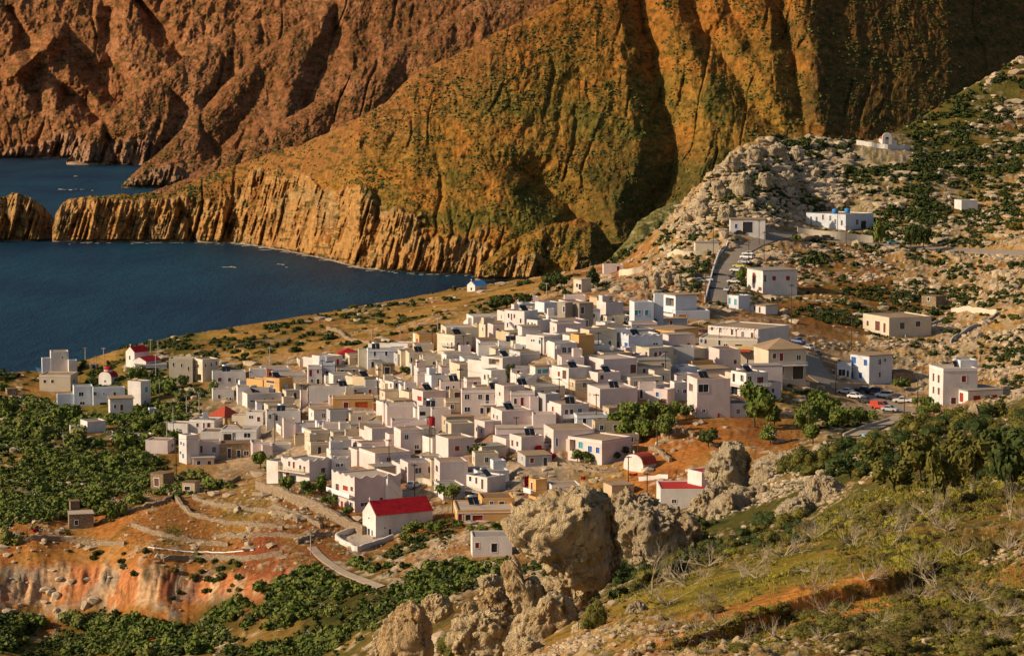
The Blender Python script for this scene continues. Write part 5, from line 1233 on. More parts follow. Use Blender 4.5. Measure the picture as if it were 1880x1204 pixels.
for lab, (mat, ym, grp, ls) in POLES.items():
    pr = pole_proto(mat, True); used = False
    for c, x, yt, yb in ls:
        (a, b), (_, d) = crop(c, (x, yb), (x, yt)); wx, wy = hit(a, b, ym); z = float(zf(wx, wy)); hh = max(4, min(13, (b-d)*wy/FPX))
        o = pr if not used else copy_tree(pr); used = True
        o.location = (wx, wy, z); o.scale = (1, 1, hh); o.rotation_euler = (0, 0, R.uniform(-.6, .6)); tag(o, lab, 'utility pole', grp)
        arm = MB(); arm.box(-.7, .7, -.06, .06, .955-.08/hh, .955+.06/hh)
        for q in (-.6, -.2, .2, .6): arm.box(q-.04, q+.04, -.04, .04, .955+.06/hh, .955+.22/hh)
        arm.build('crossarm', MAT[mat], o); PTOP[(c, x)] = (wx, wy, z+hh*.97)
CAB = [(('B',110),('C',1380)),(('B',947),('C',1045)),(('C',1045),('C',1255)),(('C',1255),('C',1567)),(('B',1233),('D',497)),(('D',497),('D',1280)),(('D',1280),('E',975)),(('D',868),('D',1312)),(('D',1312),('E',805)),(('E',805),('E',1350)),(('E',1350),('E',1637)),(('E',975),('F',1515)),(('F',1515),('K',585)),(('K',585),('K',500)),(('G',562),('E',1637)),(('I',470),('I',750)),(('I',750),('I',872)),(('J',213),('J',150)),(('J',213),('J',1123)),(('H',320),('H',443)),(('H',443),('G',1633)),(('B',737),('B',1175)),(('A',1357),('B',198)),(('C',1567),('K',500)),(('D',1755),('E',975))]
for a, b in CAB:
    p, q = Vector(PTOP[a]), Vector(PTOP[b]); mb = MB(); n = 10; sag = (p-q).length*.03
    pts = [p.lerp(q, i/n) - Vector((0, 0, sag*4*(i/n)*(1-i/n))) for i in range(n+1)]
    for s, e in zip(pts, pts[1:]): mb.tube(s, e, .028, .028, 4, cap=False)
    tag(mb.build('overhead_cable', MAT['wire'], fix=False), 'thin dark overhead cable sagging between two utility poles', 'cable', 'overhead cables')
# ------------------------------------------------------------------ cars
CARC = {}
def car(kind, col, px, py, hd, label, ymin):
    if col not in CARC: CARC[col] = carpaint('car_paint', col)
    x, y = hit(px, py, ymin); z = float(zsm(x, y))+.24; pm = CARC[col]
    o = empty('parked_' + kind, (x, y, z), math.radians(hd), label, 'pickup' if 'pickup' in kind else kind)
    L, Wd = {'car':(4.2,1.72),'suv':(4.5,1.85),'van':(4.7,1.9),'pickup':(4.9,1.8)}[kind]
    if kind == 'car': low, cab = [(0,.35),(L,.35),(L,.72),(L-.15,.88),(L-1.15,.95),(.45,.98),(0,.85)], [(.5,.95),(L-1.25,.92),(L-1.95,1.45),(1.05,1.47)]
    elif kind == 'suv': low, cab = [(0,.4),(L,.4),(L,.85),(L-.12,1.02),(L-1.2,1.1),(0,1.1)], [(.02,1.08),(L-1.25,1.08),(L-1.8,1.74),(.15,1.76)]
    elif kind == 'van': low, cab = [(0,.35),(L,.35),(L,.85),(L-.2,1.1),(0,1.15)], [(.0,1.12),(L-.25,1.08),(L-1.15,1.95),(.1,1.98)]
    else: low, cab = [(0,.45),(L,.45),(L,.88),(L-1.2,1.0),(L-1.25,1.0),(2.0,1.0),(2.0,.62),(.08,.62),(.08,1.0),(0,1.0)], [(2.02,.98),(L-1.3,.98),(L-1.85,1.55),(2.15,1.57)]
    mb = MB(); mb.prism([(a-L/2, b) for a, b in low], -Wd/2, Wd/2, 'y')
    if kind == 'pickup': mb.box(.08-L/2, 2.0-L/2, -Wd/2+.003, -Wd/2+.12, .62, .998); mb.box(.08-L/2, 2.0-L/2, Wd/2-.12, Wd/2-.003, .62, .998)
    bd = mb.build('body', pm, o)
    mb = MB(); mb.prism([(a-L/2, b) for a, b in cab], -Wd/2+.12, Wd/2-.12, 'y'); mb.build('cabin_glass', MAT['pane'], o)
    top = [p for p in cab[2:]]
    mb = MB(); mb.box(top[1][0]-L/2-.02, top[0][0]-L/2+.02, -Wd/2+.1, Wd/2-.1, top[0][1]-.04, top[0][1]+.05)
    for e in (-1, 1):
        s = e*(Wd/2-.11)
        for fx in ((.0, 1.0) if kind != 'van' else (0, .25, .5, 1)):
            (ax, az), (bx_, bz) = ((cab[0], cab[3]) if fx == 0 else (cab[1], cab[2])) if fx in (0, 1) else ((cab[0][0]+fx*3, cab[0][1]), (cab[0][0]+fx*3, cab[3][1])) if 1 else 0
            if not isinstance(ax, (int, float)): continue
            mb.tube((ax-L/2, s, az), (bx_-L/2, s, bz), .06, .06, 4)
        if kind == 'van': mb.box(cab[0][0]-L/2+.05, cab[0][0]-L/2+2.3, s-.02, s+.02, 1.1, 1.9)
    mb.build('roof', pm, o)
    for wx in (L*.19, L*.81):
        for s in (-1, 1): mb = MB(); mb.tube((wx-L/2, s*(Wd/2-.2), .32), (wx-L/2, s*(Wd/2+.02), .32), .32, .32, 12); mb.build('wheel', MAT['tyre'], o)
    mb = MB()
    for s in (-.6, .6): mb.box(L/2-.02, L/2+.02, s-.17, s+.17, .66, .8)
    mb.build('headlight', MAT['frame'], o)
WHT, BLK, NAV, SIL, RED, LBL, TEA, YEL = (.72,.71,.7), (.02,.022,.025), (.025,.035,.08), (.42,.43,.44), (.50,.045,.015), (.22,.47,.60), (.08,.32,.36), (.55,.5,.12)
for a in [('car',BLK,1584,721,150,'black car at the head of the row in the lower car park',480),('suv',NAV,1604,725,150,'dark blue car parked between a black car and a white jeep',480),('suv',WHT,1623,731,150,'white jeep parked in the lower car park',480),('car',BLK,1643,735,150,'dark car with a pale roof between the white jeep and white pickup',480),('pickup',WHT,1657,741,165,'white pickup at the end of the lower row of cars',480),
 ('car',WHT,1571,733,-40,'white car facing the row, on the tree side of the lower car park',480),('car',BLK,1590,741,-40,'dark car between a white car and the red van',480),('van',RED,1615,752,-40,'bright red van in the lower car park',480),('pickup',LBL,1604,806,195,'light blue old pickup below the concrete track',430),('pickup',(.12,.2,.4),1466,632,120,'blue truck in the shade behind the hotel',480),('car',SIL,1484,643,120,'silver car in the shade behind the tan house',480),
 ('car',SIL,1281,520,180,'silver car on the little parking terrace',600),('car',BLK,1279,511,180,'black car behind the silver car on the little parking terrace',600),('car',WHT,1352,500,155,'white car parked on the road edge above a dark one',600),('car',NAV,1349,511,158,'dark blue car parked at the road edge between two white cars',600),('car',WHT,1347,521,160,'white car lowest in the road side row by the tree',600),('car',YEL,1357,493,155,'yellowish car at the road side row',600),
 ('car',WHT,1374,470,150,'white car topmost at the curb of the climbing road',600),('suv',WHT,1371,477,150,'white high car second at the curb of the climbing road',600),('car',SIL,1367,485,150,'silver car at the curb of the climbing road, under two white ones',600),('car',BLK,1358,432,10,'black car parked at the garage doorway',600),('car',RED,1482,439,5,'dark red car below the warehouse retaining wall',600),('car',BLK,1501,441,5,'black car below the warehouse retaining wall',600),('car',TEA,1640,450,10,'turquoise car by the road beyond the warehouse',600),('car',SIL,760,897,60,'grey car parked in the lane beside the barred windows',385),
 ('car',SIL,1338,536,60,'silver car at the foot of the climbing road beside the white house with green doors',600),('car',WHT,1297,518,170,'white car in front of the small parking terrace',600),('car',WHT,1552,724,150,'white car near the base wall of the blue shuttered house',480),('car',SIL,1634,757,-35,'silver car beyond the red van in the lower car park',480),('car',BLK,1497,655,120,'black car in the shade on the lane behind the tan house',480),('suv',BLK,1520,442,5,'black high car behind the black car under the warehouse wall',600),
 ('car',BLK,1308,530,85,'black car in the shade of the white parapet, lower on the road',600),('car',BLK,1314,505,85,'black car in the shade of the white parapet, higher on the road',600)]: car(*a)
# ------------------------------------------------------------------ plants and rocks
rng = np.random.default_rng(3)
def ico(sub):
    import bmesh
    bm = bmesh.new(); bmesh.ops.create_icosphere(bm, subdivisions=sub, radius=1)
    V = np.array([v.co[:] for v in bm.verts]); F = np.array([[v.index for v in f.verts] for f in bm.faces]); bm.free(); return V, F
ICO = {s: ico(s) for s in (1, 2, 3, 4, 6)}
def leafball(n, seed, lobes=7, leaf=.13, core=True, thin=1.0, asp=.8):
    """a rounded shrub: small leaf faces through several lobes round a few dark inner cores"""
    g = np.random.default_rng(seed)
    c = g.normal(size=(lobes, 3))*(.36, .36, .22) + (0, 0, .5); r = g.uniform(.30, .52, lobes)
    k = g.integers(0, lobes, n); d = g.normal(size=(n, 3)); d /= np.linalg.norm(d, axis=1)[:,None]
    p = c[k] + d*(r[k]*g.uniform(.72, 1.12, n))[:,None]
    p[:,2] = np.maximum(p[:,2], .02)
    a = g.normal(size=(n, 3))*.8 + np.cross(d, g.normal(size=(n, 3))); a /= np.linalg.norm(a, axis=1)[:,None]
    b = np.cross(a, d + g.normal(size=(n, 3))*.5); b /= np.linalg.norm(b, axis=1)[:,None]+1e-6
    s = leaf*g.uniform(.6, 1.4, n)[:,None]
    V = np.stack([p-a*s, p+b*s*asp*thin, p+a*s, p-b*s*asp*thin], 1).reshape(-1, 3); F = np.arange(4*n).reshape(-1, 4)
    if core:
        v, f = ICO[1]
        for i in range(lobes):
            w = v*r[i]*.80 + c[i]; w[:,2] = np.maximum(w[:,2], -.05)
            f4 = np.concatenate([f, f[:,2:3]], 1) + len(V); V = np.concatenate([V, w]); F = np.concatenate([F, f4])
    return V, F
def tri2mesh(name, V, F, mats, smooth=False):
    # quads with a doubled corner become triangles
    m = bpy.data.meshes.new(name); fl = [list(dict.fromkeys(x)) for x in F.tolist()]
    m.from_pydata(V.tolist(), [], fl)
    for q in mats: m.materials.append(q)
    if smooth: m.polygons.foreach_set('use_smooth', [True]*len(fl))
    return m
BUSH = [leafball(430, 40+i, 6+i % 4, .13) for i in range(6)]
SHRUB = [leafball(900, 70+i, 8, .075, True, .45) for i in range(5)]
TINY = [leafball(46, 90+i, 4, .26) for i in range(6)]
def meshes(src, name, mat): return [tri2mesh(name, *b, [MAT[mat]]) for b in src]
def pip(px, py, poly):
    c = np.zeros(np.shape(px), bool)
    for (a, b), (d, e) in zip(poly, poly[1:]+poly[:1]):
        m = ((b > py) != (e > py)) & (px < (d-a)*(py-b)/((e-b) if e != b else 1e-9)+a); c ^= m
    return c
PXF, PYF = pxof(XX, YY, Zf)
_dy = -np.gradient(PYF, axis=0); VIS = np.maximum(0, _dy)*(land > .5)
VIS = VIS*~((PXF > 1570) & (PXF < 1678) & (PYF > 240) & (PYF < 306))        # the chapel terrace stays clear
GREEN = gm - gthr
def sample(n, poly, ymin, ymax=1300, wt=None, flatmin=.6):
    m = (YY > ymin) & (YY < ymax) & (flat > flatmin) & pip(PXF, PYF, poly)
    w = (VIS*m*(1 if wt is None else wt)).ravel(); cs = np.cumsum(w)
    if cs[-1] <= 0: return np.zeros((0, 3))
    k = np.searchsorted(cs, rng.random(n)*cs[-1]); k = np.minimum(k, len(cs)-1)
    i = k // NU; j = k % NU
    lv = _lv[i] + (rng.random(n)-.5)*(_lv[1]-_lv[0]); u = _us[j] + (rng.random(n)-.5)*(_us[1]-_us[0]); Y = np.exp(lv); x = u*Y
    return np.stack([x, Y, zf(x, Y)], 1)
def scatter(protos, pts, rad, squash=(.7, 1.0), tilt=0):
    Vs = []; Fs = []; off = 0
    for p, r in zip(pts, rad):
        V, F = protos[rng.integers(len(protos))]; a = rng.random()*6.283; c, s = math.cos(a), math.sin(a); q = rng.uniform(*squash)
        e = rng.uniform(.8, 1.25)
        Vs.append(np.stack([(V[:,0]*c*e-V[:,1]*s)*r+p[0], (V[:,0]*s*e+V[:,1]*c)*r+p[1], V[:,2]*r*q+p[2]-.06*r], 1)); Fs.append(F+off); off += len(V)
    return np.concatenate(Vs), np.concatenate(Fs)
# individual bushes, by place and kind
ZB = [('dark green rounded bush in the wooded slope seaward of the village', 'bushes of the seaward slope', [(-5,705),(70,735),(200,770),(300,705),(390,725),(330,800),(262,870),(430,895),(250,930),(200,965),(-5,1000)], 385, 95, (11,33), 'leaf', (.75,1.05)),
      ('dense green bush in the gully under the orange cliff', 'bushes of the gully', [(-5,1135),(350,1142),(480,1085),(600,1030),(700,1042),(930,1030),(925,1070),(720,1120),(690,1204),(-5,1204)], 385, 62, (18,32), 'leaf', (.7,1.0)),
      ('low dark bush clinging to the orange cliff', 'bushes on the cliff', [(60,1000),(200,1005),(480,1025),(470,1090),(330,1110),(220,1040)], 385, 28, (8,15), 'leafd', (.7,1.0)),
      ('wide low green bush on the golden fields towards the sea', 'bushes of the golden fields', [(150,660),(300,640),(420,600),(600,565),(860,545),(980,515),(985,555),(860,600),(680,640),(560,680),(420,690),(300,660)], 600, 46, (10,20), 'leafd', (.4,.65)),
      ('dark bush on the rocky slope around the upper road', 'bushes of the rocky slope', [(1160,470),(1240,420),(1330,420),(1500,480),(1880,480),(1880,720),(1700,700),(1560,560),(1480,590),(1320,590),(1180,540)], 480, 40, (8,15), 'leafd', (.6,.9)),
      ('dark bush among the pale crags near the skyline', 'bushes of the crags', [(1250,410),(1330,310),(1400,265),(1600,270),(1760,200),(1880,180),(1880,450),(1650,440),(1420,420)], 600, 42, (8,18), 'leafd', (.6,1.0))]
tot = 0
for lab, grp, poly, ym, n, (ra, rb), mat, sq in ZB:
    ms = meshes(BUSH, 'bush', mat); ml = meshes(BUSH[:3], 'bush', 'leafl' if mat == 'leaf' else 'leafo')
    wt = .15 + sstep(-.3, .3, gm)
    pts = sample(n, poly, ym, wt=wt); pts = pts[np.argsort(pts[:,1])]
    for p in pts:
        if in_house(p[0], p[1], 1.0): continue
        r = rng.uniform(ra, rb)*p[1]/FPX*.78
        o = link('bush', ms[rng.integers(6)] if rng.random() < .68 else ml[rng.integers(3)]); o.location = (p[0], p[1], p[2]-.1*r); o.scale = (r*rng.uniform(.85,1.3), r, r*rng.uniform(*sq)*1.15); o.rotation_euler = (0, 0, rng.random()*6.28)
        tag(o, lab, 'bush', grp); tot += 1
# trees with trunk and crown
def tree_proto(mat, seed, n=620):
    V, F = leafball(n, seed, 9, .115); V = V*np.array((.62,.62,.62)) + (0, 0, .30)
    return V, F
TM = [tri2mesh('crown', *tree_proto('leaf', 300+i), [MAT['leaf']]) for i in range(4)]; TMD = [tri2mesh('crown', *tree_proto('leafd', 310+i), [MAT['leafd']]) for i in range(4)]
TMO = [tri2mesh('crown', *tree_proto('leafo', 320+i), [MAT['leafo']]) for i in range(4)]
def trunk_mesh():
    mb = MB(); mb.tube((0, 0, -.15), (.01, .02, .3), .045, .035, 7); 
    for a in (0, 2.1, 4.2): mb.tube((.01, .02, .28), (.25*math.cos(a), .25*math.sin(a), .62), .03, .012, 5)
    o = mb.build('trunk', MAT['wood']); me = o.data; bpy.data.objects.remove(o); return me
TRK = trunk_mesh()
TREES = [('round dark olive tree alone on the orange field', [(1301,822,26,34)]),
 ('large green tree at the edge of the tree garden, beside the high rosy block', [(1385,785,40,76)]),('green tree between the orange field and the masonry wall', [(1422,782,25,34)]),('leafy tree under the high rosy block window wall', [(1370,765,16,28)]),
 ('tall green tree in the grove before the lower car park', [(1500,772,30,60),(1520,782,34,54),(1478,795,26,46),(1548,790,30,44),(1580,782,24,36),(1492,815,30,40)]),
 ('green garden tree crowded beneath the big rosy blank box', [(1130,790,24,36),(1160,785,30,50),(1195,785,32,52),(1225,782,26,42),(1180,808,30,40),(1150,812,24,32),(1215,800,26,36),(1240,765,20,30)]),
 ('pale flowering tree at the edge of the orange field', [(1228,806,22,38),(1415,815,24,30),(1260,770,14,30)]),
 ('dark green tree between white houses in the village', [(938,704,14,34),(746,690,12,16),(905,612,14,12),(1150,607,10,16),(1190,605,12,20),(1330,650,14,22),(880,838,20,24),(905,850,16,20),(650,840,18,22),(1075,850,18,22),(1140,846,24,26),(660,835,12,18),(450,660,12,12)]),
 ('flowering bush tree by the corner porch bungalow', [(1060,848,16,22),(1085,852,16,18)]),
 ('green tree in the grove below the wavy balcony house', [(500,880,24,38),(530,905,22,34),(560,915,20,30),(590,905,18,30),(478,860,20,34),(610,930,16,24),(640,948,16,20)]),
 ('umbrella-shaped vine canopy over the lane beside the stained rosy block', [(832,918,27,32)]),
 ('green tree leaning over the church yard', [(760,985,26,28),(790,980,22,26),(745,998,20,20),(838,970,16,16),(815,965,14,14)]),('shrubby tree on the roof edge above the white cube house', [(885,985,22,22),(910,980,18,20)]),
 ('young roadside tree below the warehouse', [(1459,445,9,16),(1571,460,8,14),(1612,458,13,48)]),('dark pine beside the road on the rocky slope', [(1672,460,18,46),(1695,455,16,40)]),
 ('dark pine beside the bell-gable chapel', [(1680,262,14,20),(1700,258,14,18),(1668,256,9,12),(1480,272,14,18),(1505,270,12,14)]),('green tree at the foot of the crag near the long yellow low house', [(1360,525,12,30),(1200,606,14,26)]),
 ('dark pine at the upper edge of the village under the mountain', [(1010,535,22,34),(1090,528,16,36),(1030,530,18,26),(1000,540,16,22),(960,560,20,22),(930,565,22,20),(905,570,18,18)]),
 ('green vine arbour tree on the terrace of the white villa', [(1700,750,18,24),(1715,765,20,24),(1740,770,18,20),(1690,770,18,26)]),('pale leafy bush tree beside the masonry hut', [(1656,716,18,24)]), ('flowering tree below the domed chapel', [(255,700,20,30),(335,715,16,28),(395,725,14,22)])]
TREES += [('dark pine in the shaded thicket on the near ridge', [(1640,905,44,58),(1690,885,50,84),(1735,925,46,92),(1790,885,52,76),(1845,905,46,90),(1875,850,50,70),(1610,860,36,44),(1830,845,44,60),(1760,850,44,52),(1560,880,34,40)])]
for lab, ls in TREES:
    for px, py, rp, hp_ in ls:
        ym = 600 if py < 480 or 'mountain' in lab else (150 if 'near ridge' in lab else 400)
        x, y, z = hitf(px, py, ym); k = y/FPX; r, h = rp*k, hp_*k
        o = empty('tree', (x, y, z), rng.random()*6.28, lab, 'tree', lab + 's' if len(ls) > 1 else None)
        fl = 'flower' in lab or 'pale' in lab; src = TMO if 'near ridge' in lab and px % 3 else TMD if 'pine' in lab or 'dark' in lab else TM
        c = link('crown', src[rng.integers(4)], o); c.scale = (r*1.35, r*1.35, h*1.0)
        t = link('trunk', TRK, o); t.scale = (r*1.3, r*1.3, h)
        if fl:
            V, F = leafball(130, 500+int(px), 9, .05, False); V = V*.66 + (0, 0, .29); b = link('blossom', tri2mesh('blossom', V, F, [MAT['blanc']]), o); b.scale = (r*1.38, r*1.38, h*1.02)
# bougainvillea and red flowering bushes
bm_ = [tri2mesh('flowering_bush', *leafball(260, 600+i, 5, .16), [MAT['bougain']]) for i in range(2)]
for px, py, r, lab in [(864,648,8,'big crimson bougainvillea between the cream houses'),(985,832,10,'crimson bougainvillea on the stone wall by the arch house'),(1013,843,8,'crimson bush behind the lane wall below the corner porch'),(922,845,5,'small crimson bush in the garden under the arch house'),(1317,766,6,'red flowering bush under the high rosy block'),(172,938,6,'red flowering bush behind the brown hut'),(64,976,5,'red flowering bush low on the seaward slope')]:
    x, y, z = hitf(px, py); o = link('flowering_bush', bm_[px % 2]); s = r*y/FPX*1.3; o.location = (x, y, z); o.scale = (s, s, s); tag(o, lab, 'bush')
# shrubs of the near ridge and foreground
fgm = sstep(-.05, .35, fbm(XX/7, YY/9, 4, 444) + zgr*.9 - .35)
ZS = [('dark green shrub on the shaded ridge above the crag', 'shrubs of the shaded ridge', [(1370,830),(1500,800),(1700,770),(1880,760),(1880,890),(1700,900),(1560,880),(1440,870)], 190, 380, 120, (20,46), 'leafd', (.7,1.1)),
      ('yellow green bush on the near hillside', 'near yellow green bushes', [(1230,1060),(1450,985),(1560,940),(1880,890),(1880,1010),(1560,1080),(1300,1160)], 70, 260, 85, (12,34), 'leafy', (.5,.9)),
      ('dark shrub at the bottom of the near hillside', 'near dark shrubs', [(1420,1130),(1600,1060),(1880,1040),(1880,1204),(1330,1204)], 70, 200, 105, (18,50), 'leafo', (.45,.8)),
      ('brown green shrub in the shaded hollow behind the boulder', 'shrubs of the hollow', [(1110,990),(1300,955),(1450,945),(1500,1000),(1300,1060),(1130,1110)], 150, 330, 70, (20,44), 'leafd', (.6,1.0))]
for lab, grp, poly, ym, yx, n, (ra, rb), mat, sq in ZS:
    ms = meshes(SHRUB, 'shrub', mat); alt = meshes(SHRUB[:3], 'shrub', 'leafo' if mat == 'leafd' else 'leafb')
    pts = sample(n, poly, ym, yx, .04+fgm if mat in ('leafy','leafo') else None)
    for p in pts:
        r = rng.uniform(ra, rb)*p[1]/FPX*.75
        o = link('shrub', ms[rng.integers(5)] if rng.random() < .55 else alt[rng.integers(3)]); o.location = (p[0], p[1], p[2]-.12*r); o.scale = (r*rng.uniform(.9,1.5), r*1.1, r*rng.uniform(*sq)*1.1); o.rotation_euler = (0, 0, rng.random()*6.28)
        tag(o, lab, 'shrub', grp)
# uncountable ground cover
clump0 = sstep(.0, .3, fbm(XX/16, YY/24, 4, 345))
def stuff(name, V, F, mat): tag(link(name, tri2mesh(name, V, F, [MAT[mat]])), kind='stuff')
ALL = [(-60,150),(1940,60),(1940,1230),(-60,1230)]
gw = sstep(-.25, .25, GREEN)*(flat > .7)
pts = sample(2600, [(1150,470),(1330,300),(1600,262),(1880,150),(1880,720),(1560,600),(1300,560)], 480, 1200, .06+clump0); stuff('undergrowth', *scatter(TINY, pts, rng.uniform(3, 9, len(pts))*pts[:,1]/FPX, (.5,.9)), 'leafd')
pts = sample(5200, ALL, 385, 1250, gw*(zgr > .25)); pts = pts[[not in_house(a, b) for a, b, _ in pts]]
stuff('undergrowth', *scatter(TINY, pts, rng.uniform(3.5, 9.5, len(pts))*pts[:,1]/FPX, (.5,.95)), 'leafd')
clump = sstep(-.15, .25, fbm(XX/13, YY/17, 3, 333))
for mt_, n_, a_, b_ in (('leaf', 1300, 6, 14), ('leafd', 450, 5, 12), ('leafl', 1000, 5, 12), ('leafo', 500, 4, 9)):
    pts = sample(n_, ZB[0][2], 385, 800, (.02+clump)); pts = pts[[not in_house(a, b) for a, b, _ in pts]]; stuff('undergrowth', *scatter(TINY, pts, rng.uniform(a_, b_, len(pts))*pts[:,1]/FPX, (.6,1)), mt_)
for z_, n_ in ((0, 260), (1, 60)):
    pts = sample(n_, ZB[z_][2], 385, 800); stuff('flowering_undergrowth', *scatter([leafball(40, 950+i, 4, .10, False) for i in range(3)], pts, rng.uniform(7, 13, len(pts))*pts[:,1]/FPX, (.6,1)), 'blanc')
for mt_, n_ in (('leaf', 800), ('leafd', 350), ('leafl', 300)):
    pts = sample(n_, ZB[1][2], 385, 520, .05+clump); stuff('undergrowth', *scatter(TINY, pts, rng.uniform(8, 17, len(pts))*pts[:,1]/FPX, (.6,1)), mt_)
fgm = sstep(-.05, .35, fbm(XX/7, YY/9, 4, 444) + zgr*.9 - .35)
pts = sample(1900, [(1130,1204),(1130,1090),(1450,985),(1600,900),(1880,800),(1880,1204)], 66, 330, .03+fgm); stuff('undergrowth', *scatter(SHRUB[:2] if 0 else [leafball(60, 700+i, 4, .2, True, .5) for i in range(4)], pts, rng.uniform(5, 13, len(pts))*pts[:,1]/FPX, (.35,.7)), 'leafo')
pts = sample(1100, [(1130,1204),(1130,1090),(1450,985),(1600,900),(1880,860),(1880,1204)], 66, 230, .02+fgm*sstep(-.5, .3, gm)); stuff('undergrowth', *scatter([leafball(60, 720+i, 4, .2, True, .4) for i in range(4)], pts, rng.uniform(4, 10, len(pts))*pts[:,1]/FPX, (.35,.8)), 'leafy')
# grass tufts in the foreground
def tuft(seed, n=9):
    g = np.random.default_rng(seed); V = []; F = []
    for i in range(n):
        a = g.random()*6.28; l = g.uniform(.5, 1.1); b = g.uniform(.15, .6); p = g.normal(size=2)*.12; w = .045; c, s = math.cos(a), math.sin(a)
        V += [(p[0]-s*w, p[1]+c*w, 0), (p[0]+s*w, p[1]-c*w, 0), (p[0]+c*b*.45, p[1]+s*b*.45, l*.6), (p[0]+c*b, p[1]+s*b, l)]; F += [(4*i, 4*i+1, 4*i+2, 4*i+3)]
    return np.array(V), np.array(F)
pts = sample(3200, [(1080,1204),(1130,1080),(1450,985),(1600,900),(1880,860),(1880,1204)], 66, 230, .05+fgm*sstep(.4, -.3, rk)); stuff('grass', *scatter([tuft(i) for i in range(6)], pts, rng.uniform(6, 16, len(pts))*pts[:,1]/FPX, (.6,1.1)), 'leafy')
pts = sample(1500, [(1080,1204),(1130,1080),(1450,985),(1600,900),(1880,860),(1880,1204)], 66, 230); stuff('grass', *scatter([tuft(10+i) for i in range(6)], pts, rng.uniform(6, 15, len(pts))*pts[:,1]/FPX, (.5,1.0)), 'drygrass')
pts = sample(3500, [(230,880),(640,900),(640,1010),(480,1060),(230,1010)], 385, 620); stuff('grass', *scatter([tuft(20+i) for i in range(6)], pts, rng.uniform(3, 7, len(pts))*pts[:,1]/FPX, (.5,1.0)), 'drygrass')
# loose stones
STONE = []
for i in range(8):
    v, f = ICO[1]; g = np.random.default_rng(800+i); w = v*g.uniform(.6, 1.25, (len(v), 1))*g.uniform((.7,.7,.45), (1.2,1.2,.95)); STONE.append((w+(0, 0, .15), np.concatenate([f, f[:,2:3]], 1)))
rw = sstep(.12, .55, rk)*(flat > .3)*(.06+sstep(-.05, .3, fbm(XX/11, YY/15, 4, 346)))*(1-.8*cl)*np.where((PXF < 540) & (PYF > 960) & (YY > 385), .22, 1)
for n, ym, yx, a, b, poly in [(6000, 385, 1250, 1.2, 5, ALL), (1500, 480, 1250, 5, 15, ALL), (3200, 66, 384, 2.5, 9, ALL), (1500, 700, 1000, 4, 11, [(1230,420),(1330,300),(1400,258),(1560,262),(1540,400),(1330,430)]), (330, 385, 640, 2, 6, [(180,900),(640,910),(640,1010),(480,1060),(0,1010)]), (1500, 480, 1100, 2.5, 8, [(1150,480),(1330,320),(1880,180),(1880,740),(1500,600),(1250,560)]), (420, 120, 330, 8, 26, [(690,1204),(760,1090),(930,1060),(960,1204)])]:
    pts = sample(n, poly, ym, yx, rw + (.15 if n < 2000 else 0), .3); rr = a + (b-a)*rng.random(len(pts))**2.2
    stuff('loose_rocks', *scatter(STONE, pts, rr*pts[:,1]/FPX, (.7,1.2)), 'stone_pale')
# scrub dots over the far slopes
for S_, n, mat, lo, hi, cond in [(M1, 11000, 'leafd', 1.2, 3.4, lambda s: (s['cm'] < .6) & (s['t'] > .03) & (s['t'] < .99)), (M1, 2500, 'leafo', 2.0, 4.6, lambda s: (s['cm'] < .8) & (s['t'] > .03) & (s['t'] < .98) & (s['px'] > 900)), (M2C, 3000, 'leafd', 1.0, 2.6, lambda s: (s['t'] > .03) & (s['t'] < .99)), (M2B, 1800, 'leafd', .9, 2.4, lambda s: (s['t'] > .05) & (s['t'] < .99)), (M2A, 1200, 'leafd', .9, 2.2, lambda s: (s['t'] > .05) & (s['t'] < .99)), (HL, 500, 'leafd', 1.2, 3, lambda s: (s['t'] > .2) & (s['t'] < .99))]:
    nz = fbm(S_['px']/30, S_['py']/16, 3, 900)
    w = (cond(S_)*np.clip(.35+nz*1.3, .02, 1)).ravel(); cs = np.cumsum(w); k = np.searchsorted(cs, rng.random(n)*cs[-1]); p = S_['V'].reshape(-1, 3)[k]
    v, f = ICO[1]; protos = []
    for i in range(5):
        g = np.random.default_rng(850+i); protos.append((v*g.uniform(.6, 1.3, (len(v), 1)) + (0, 0, .3), np.concatenate([f, f[:,2:3]], 1)))
    stuff('undergrowth', *scatter(protos, p, (lo+(hi-lo)*rng.random(n)**2)*p[:,1]/FPX, (.6,.9)), mat)
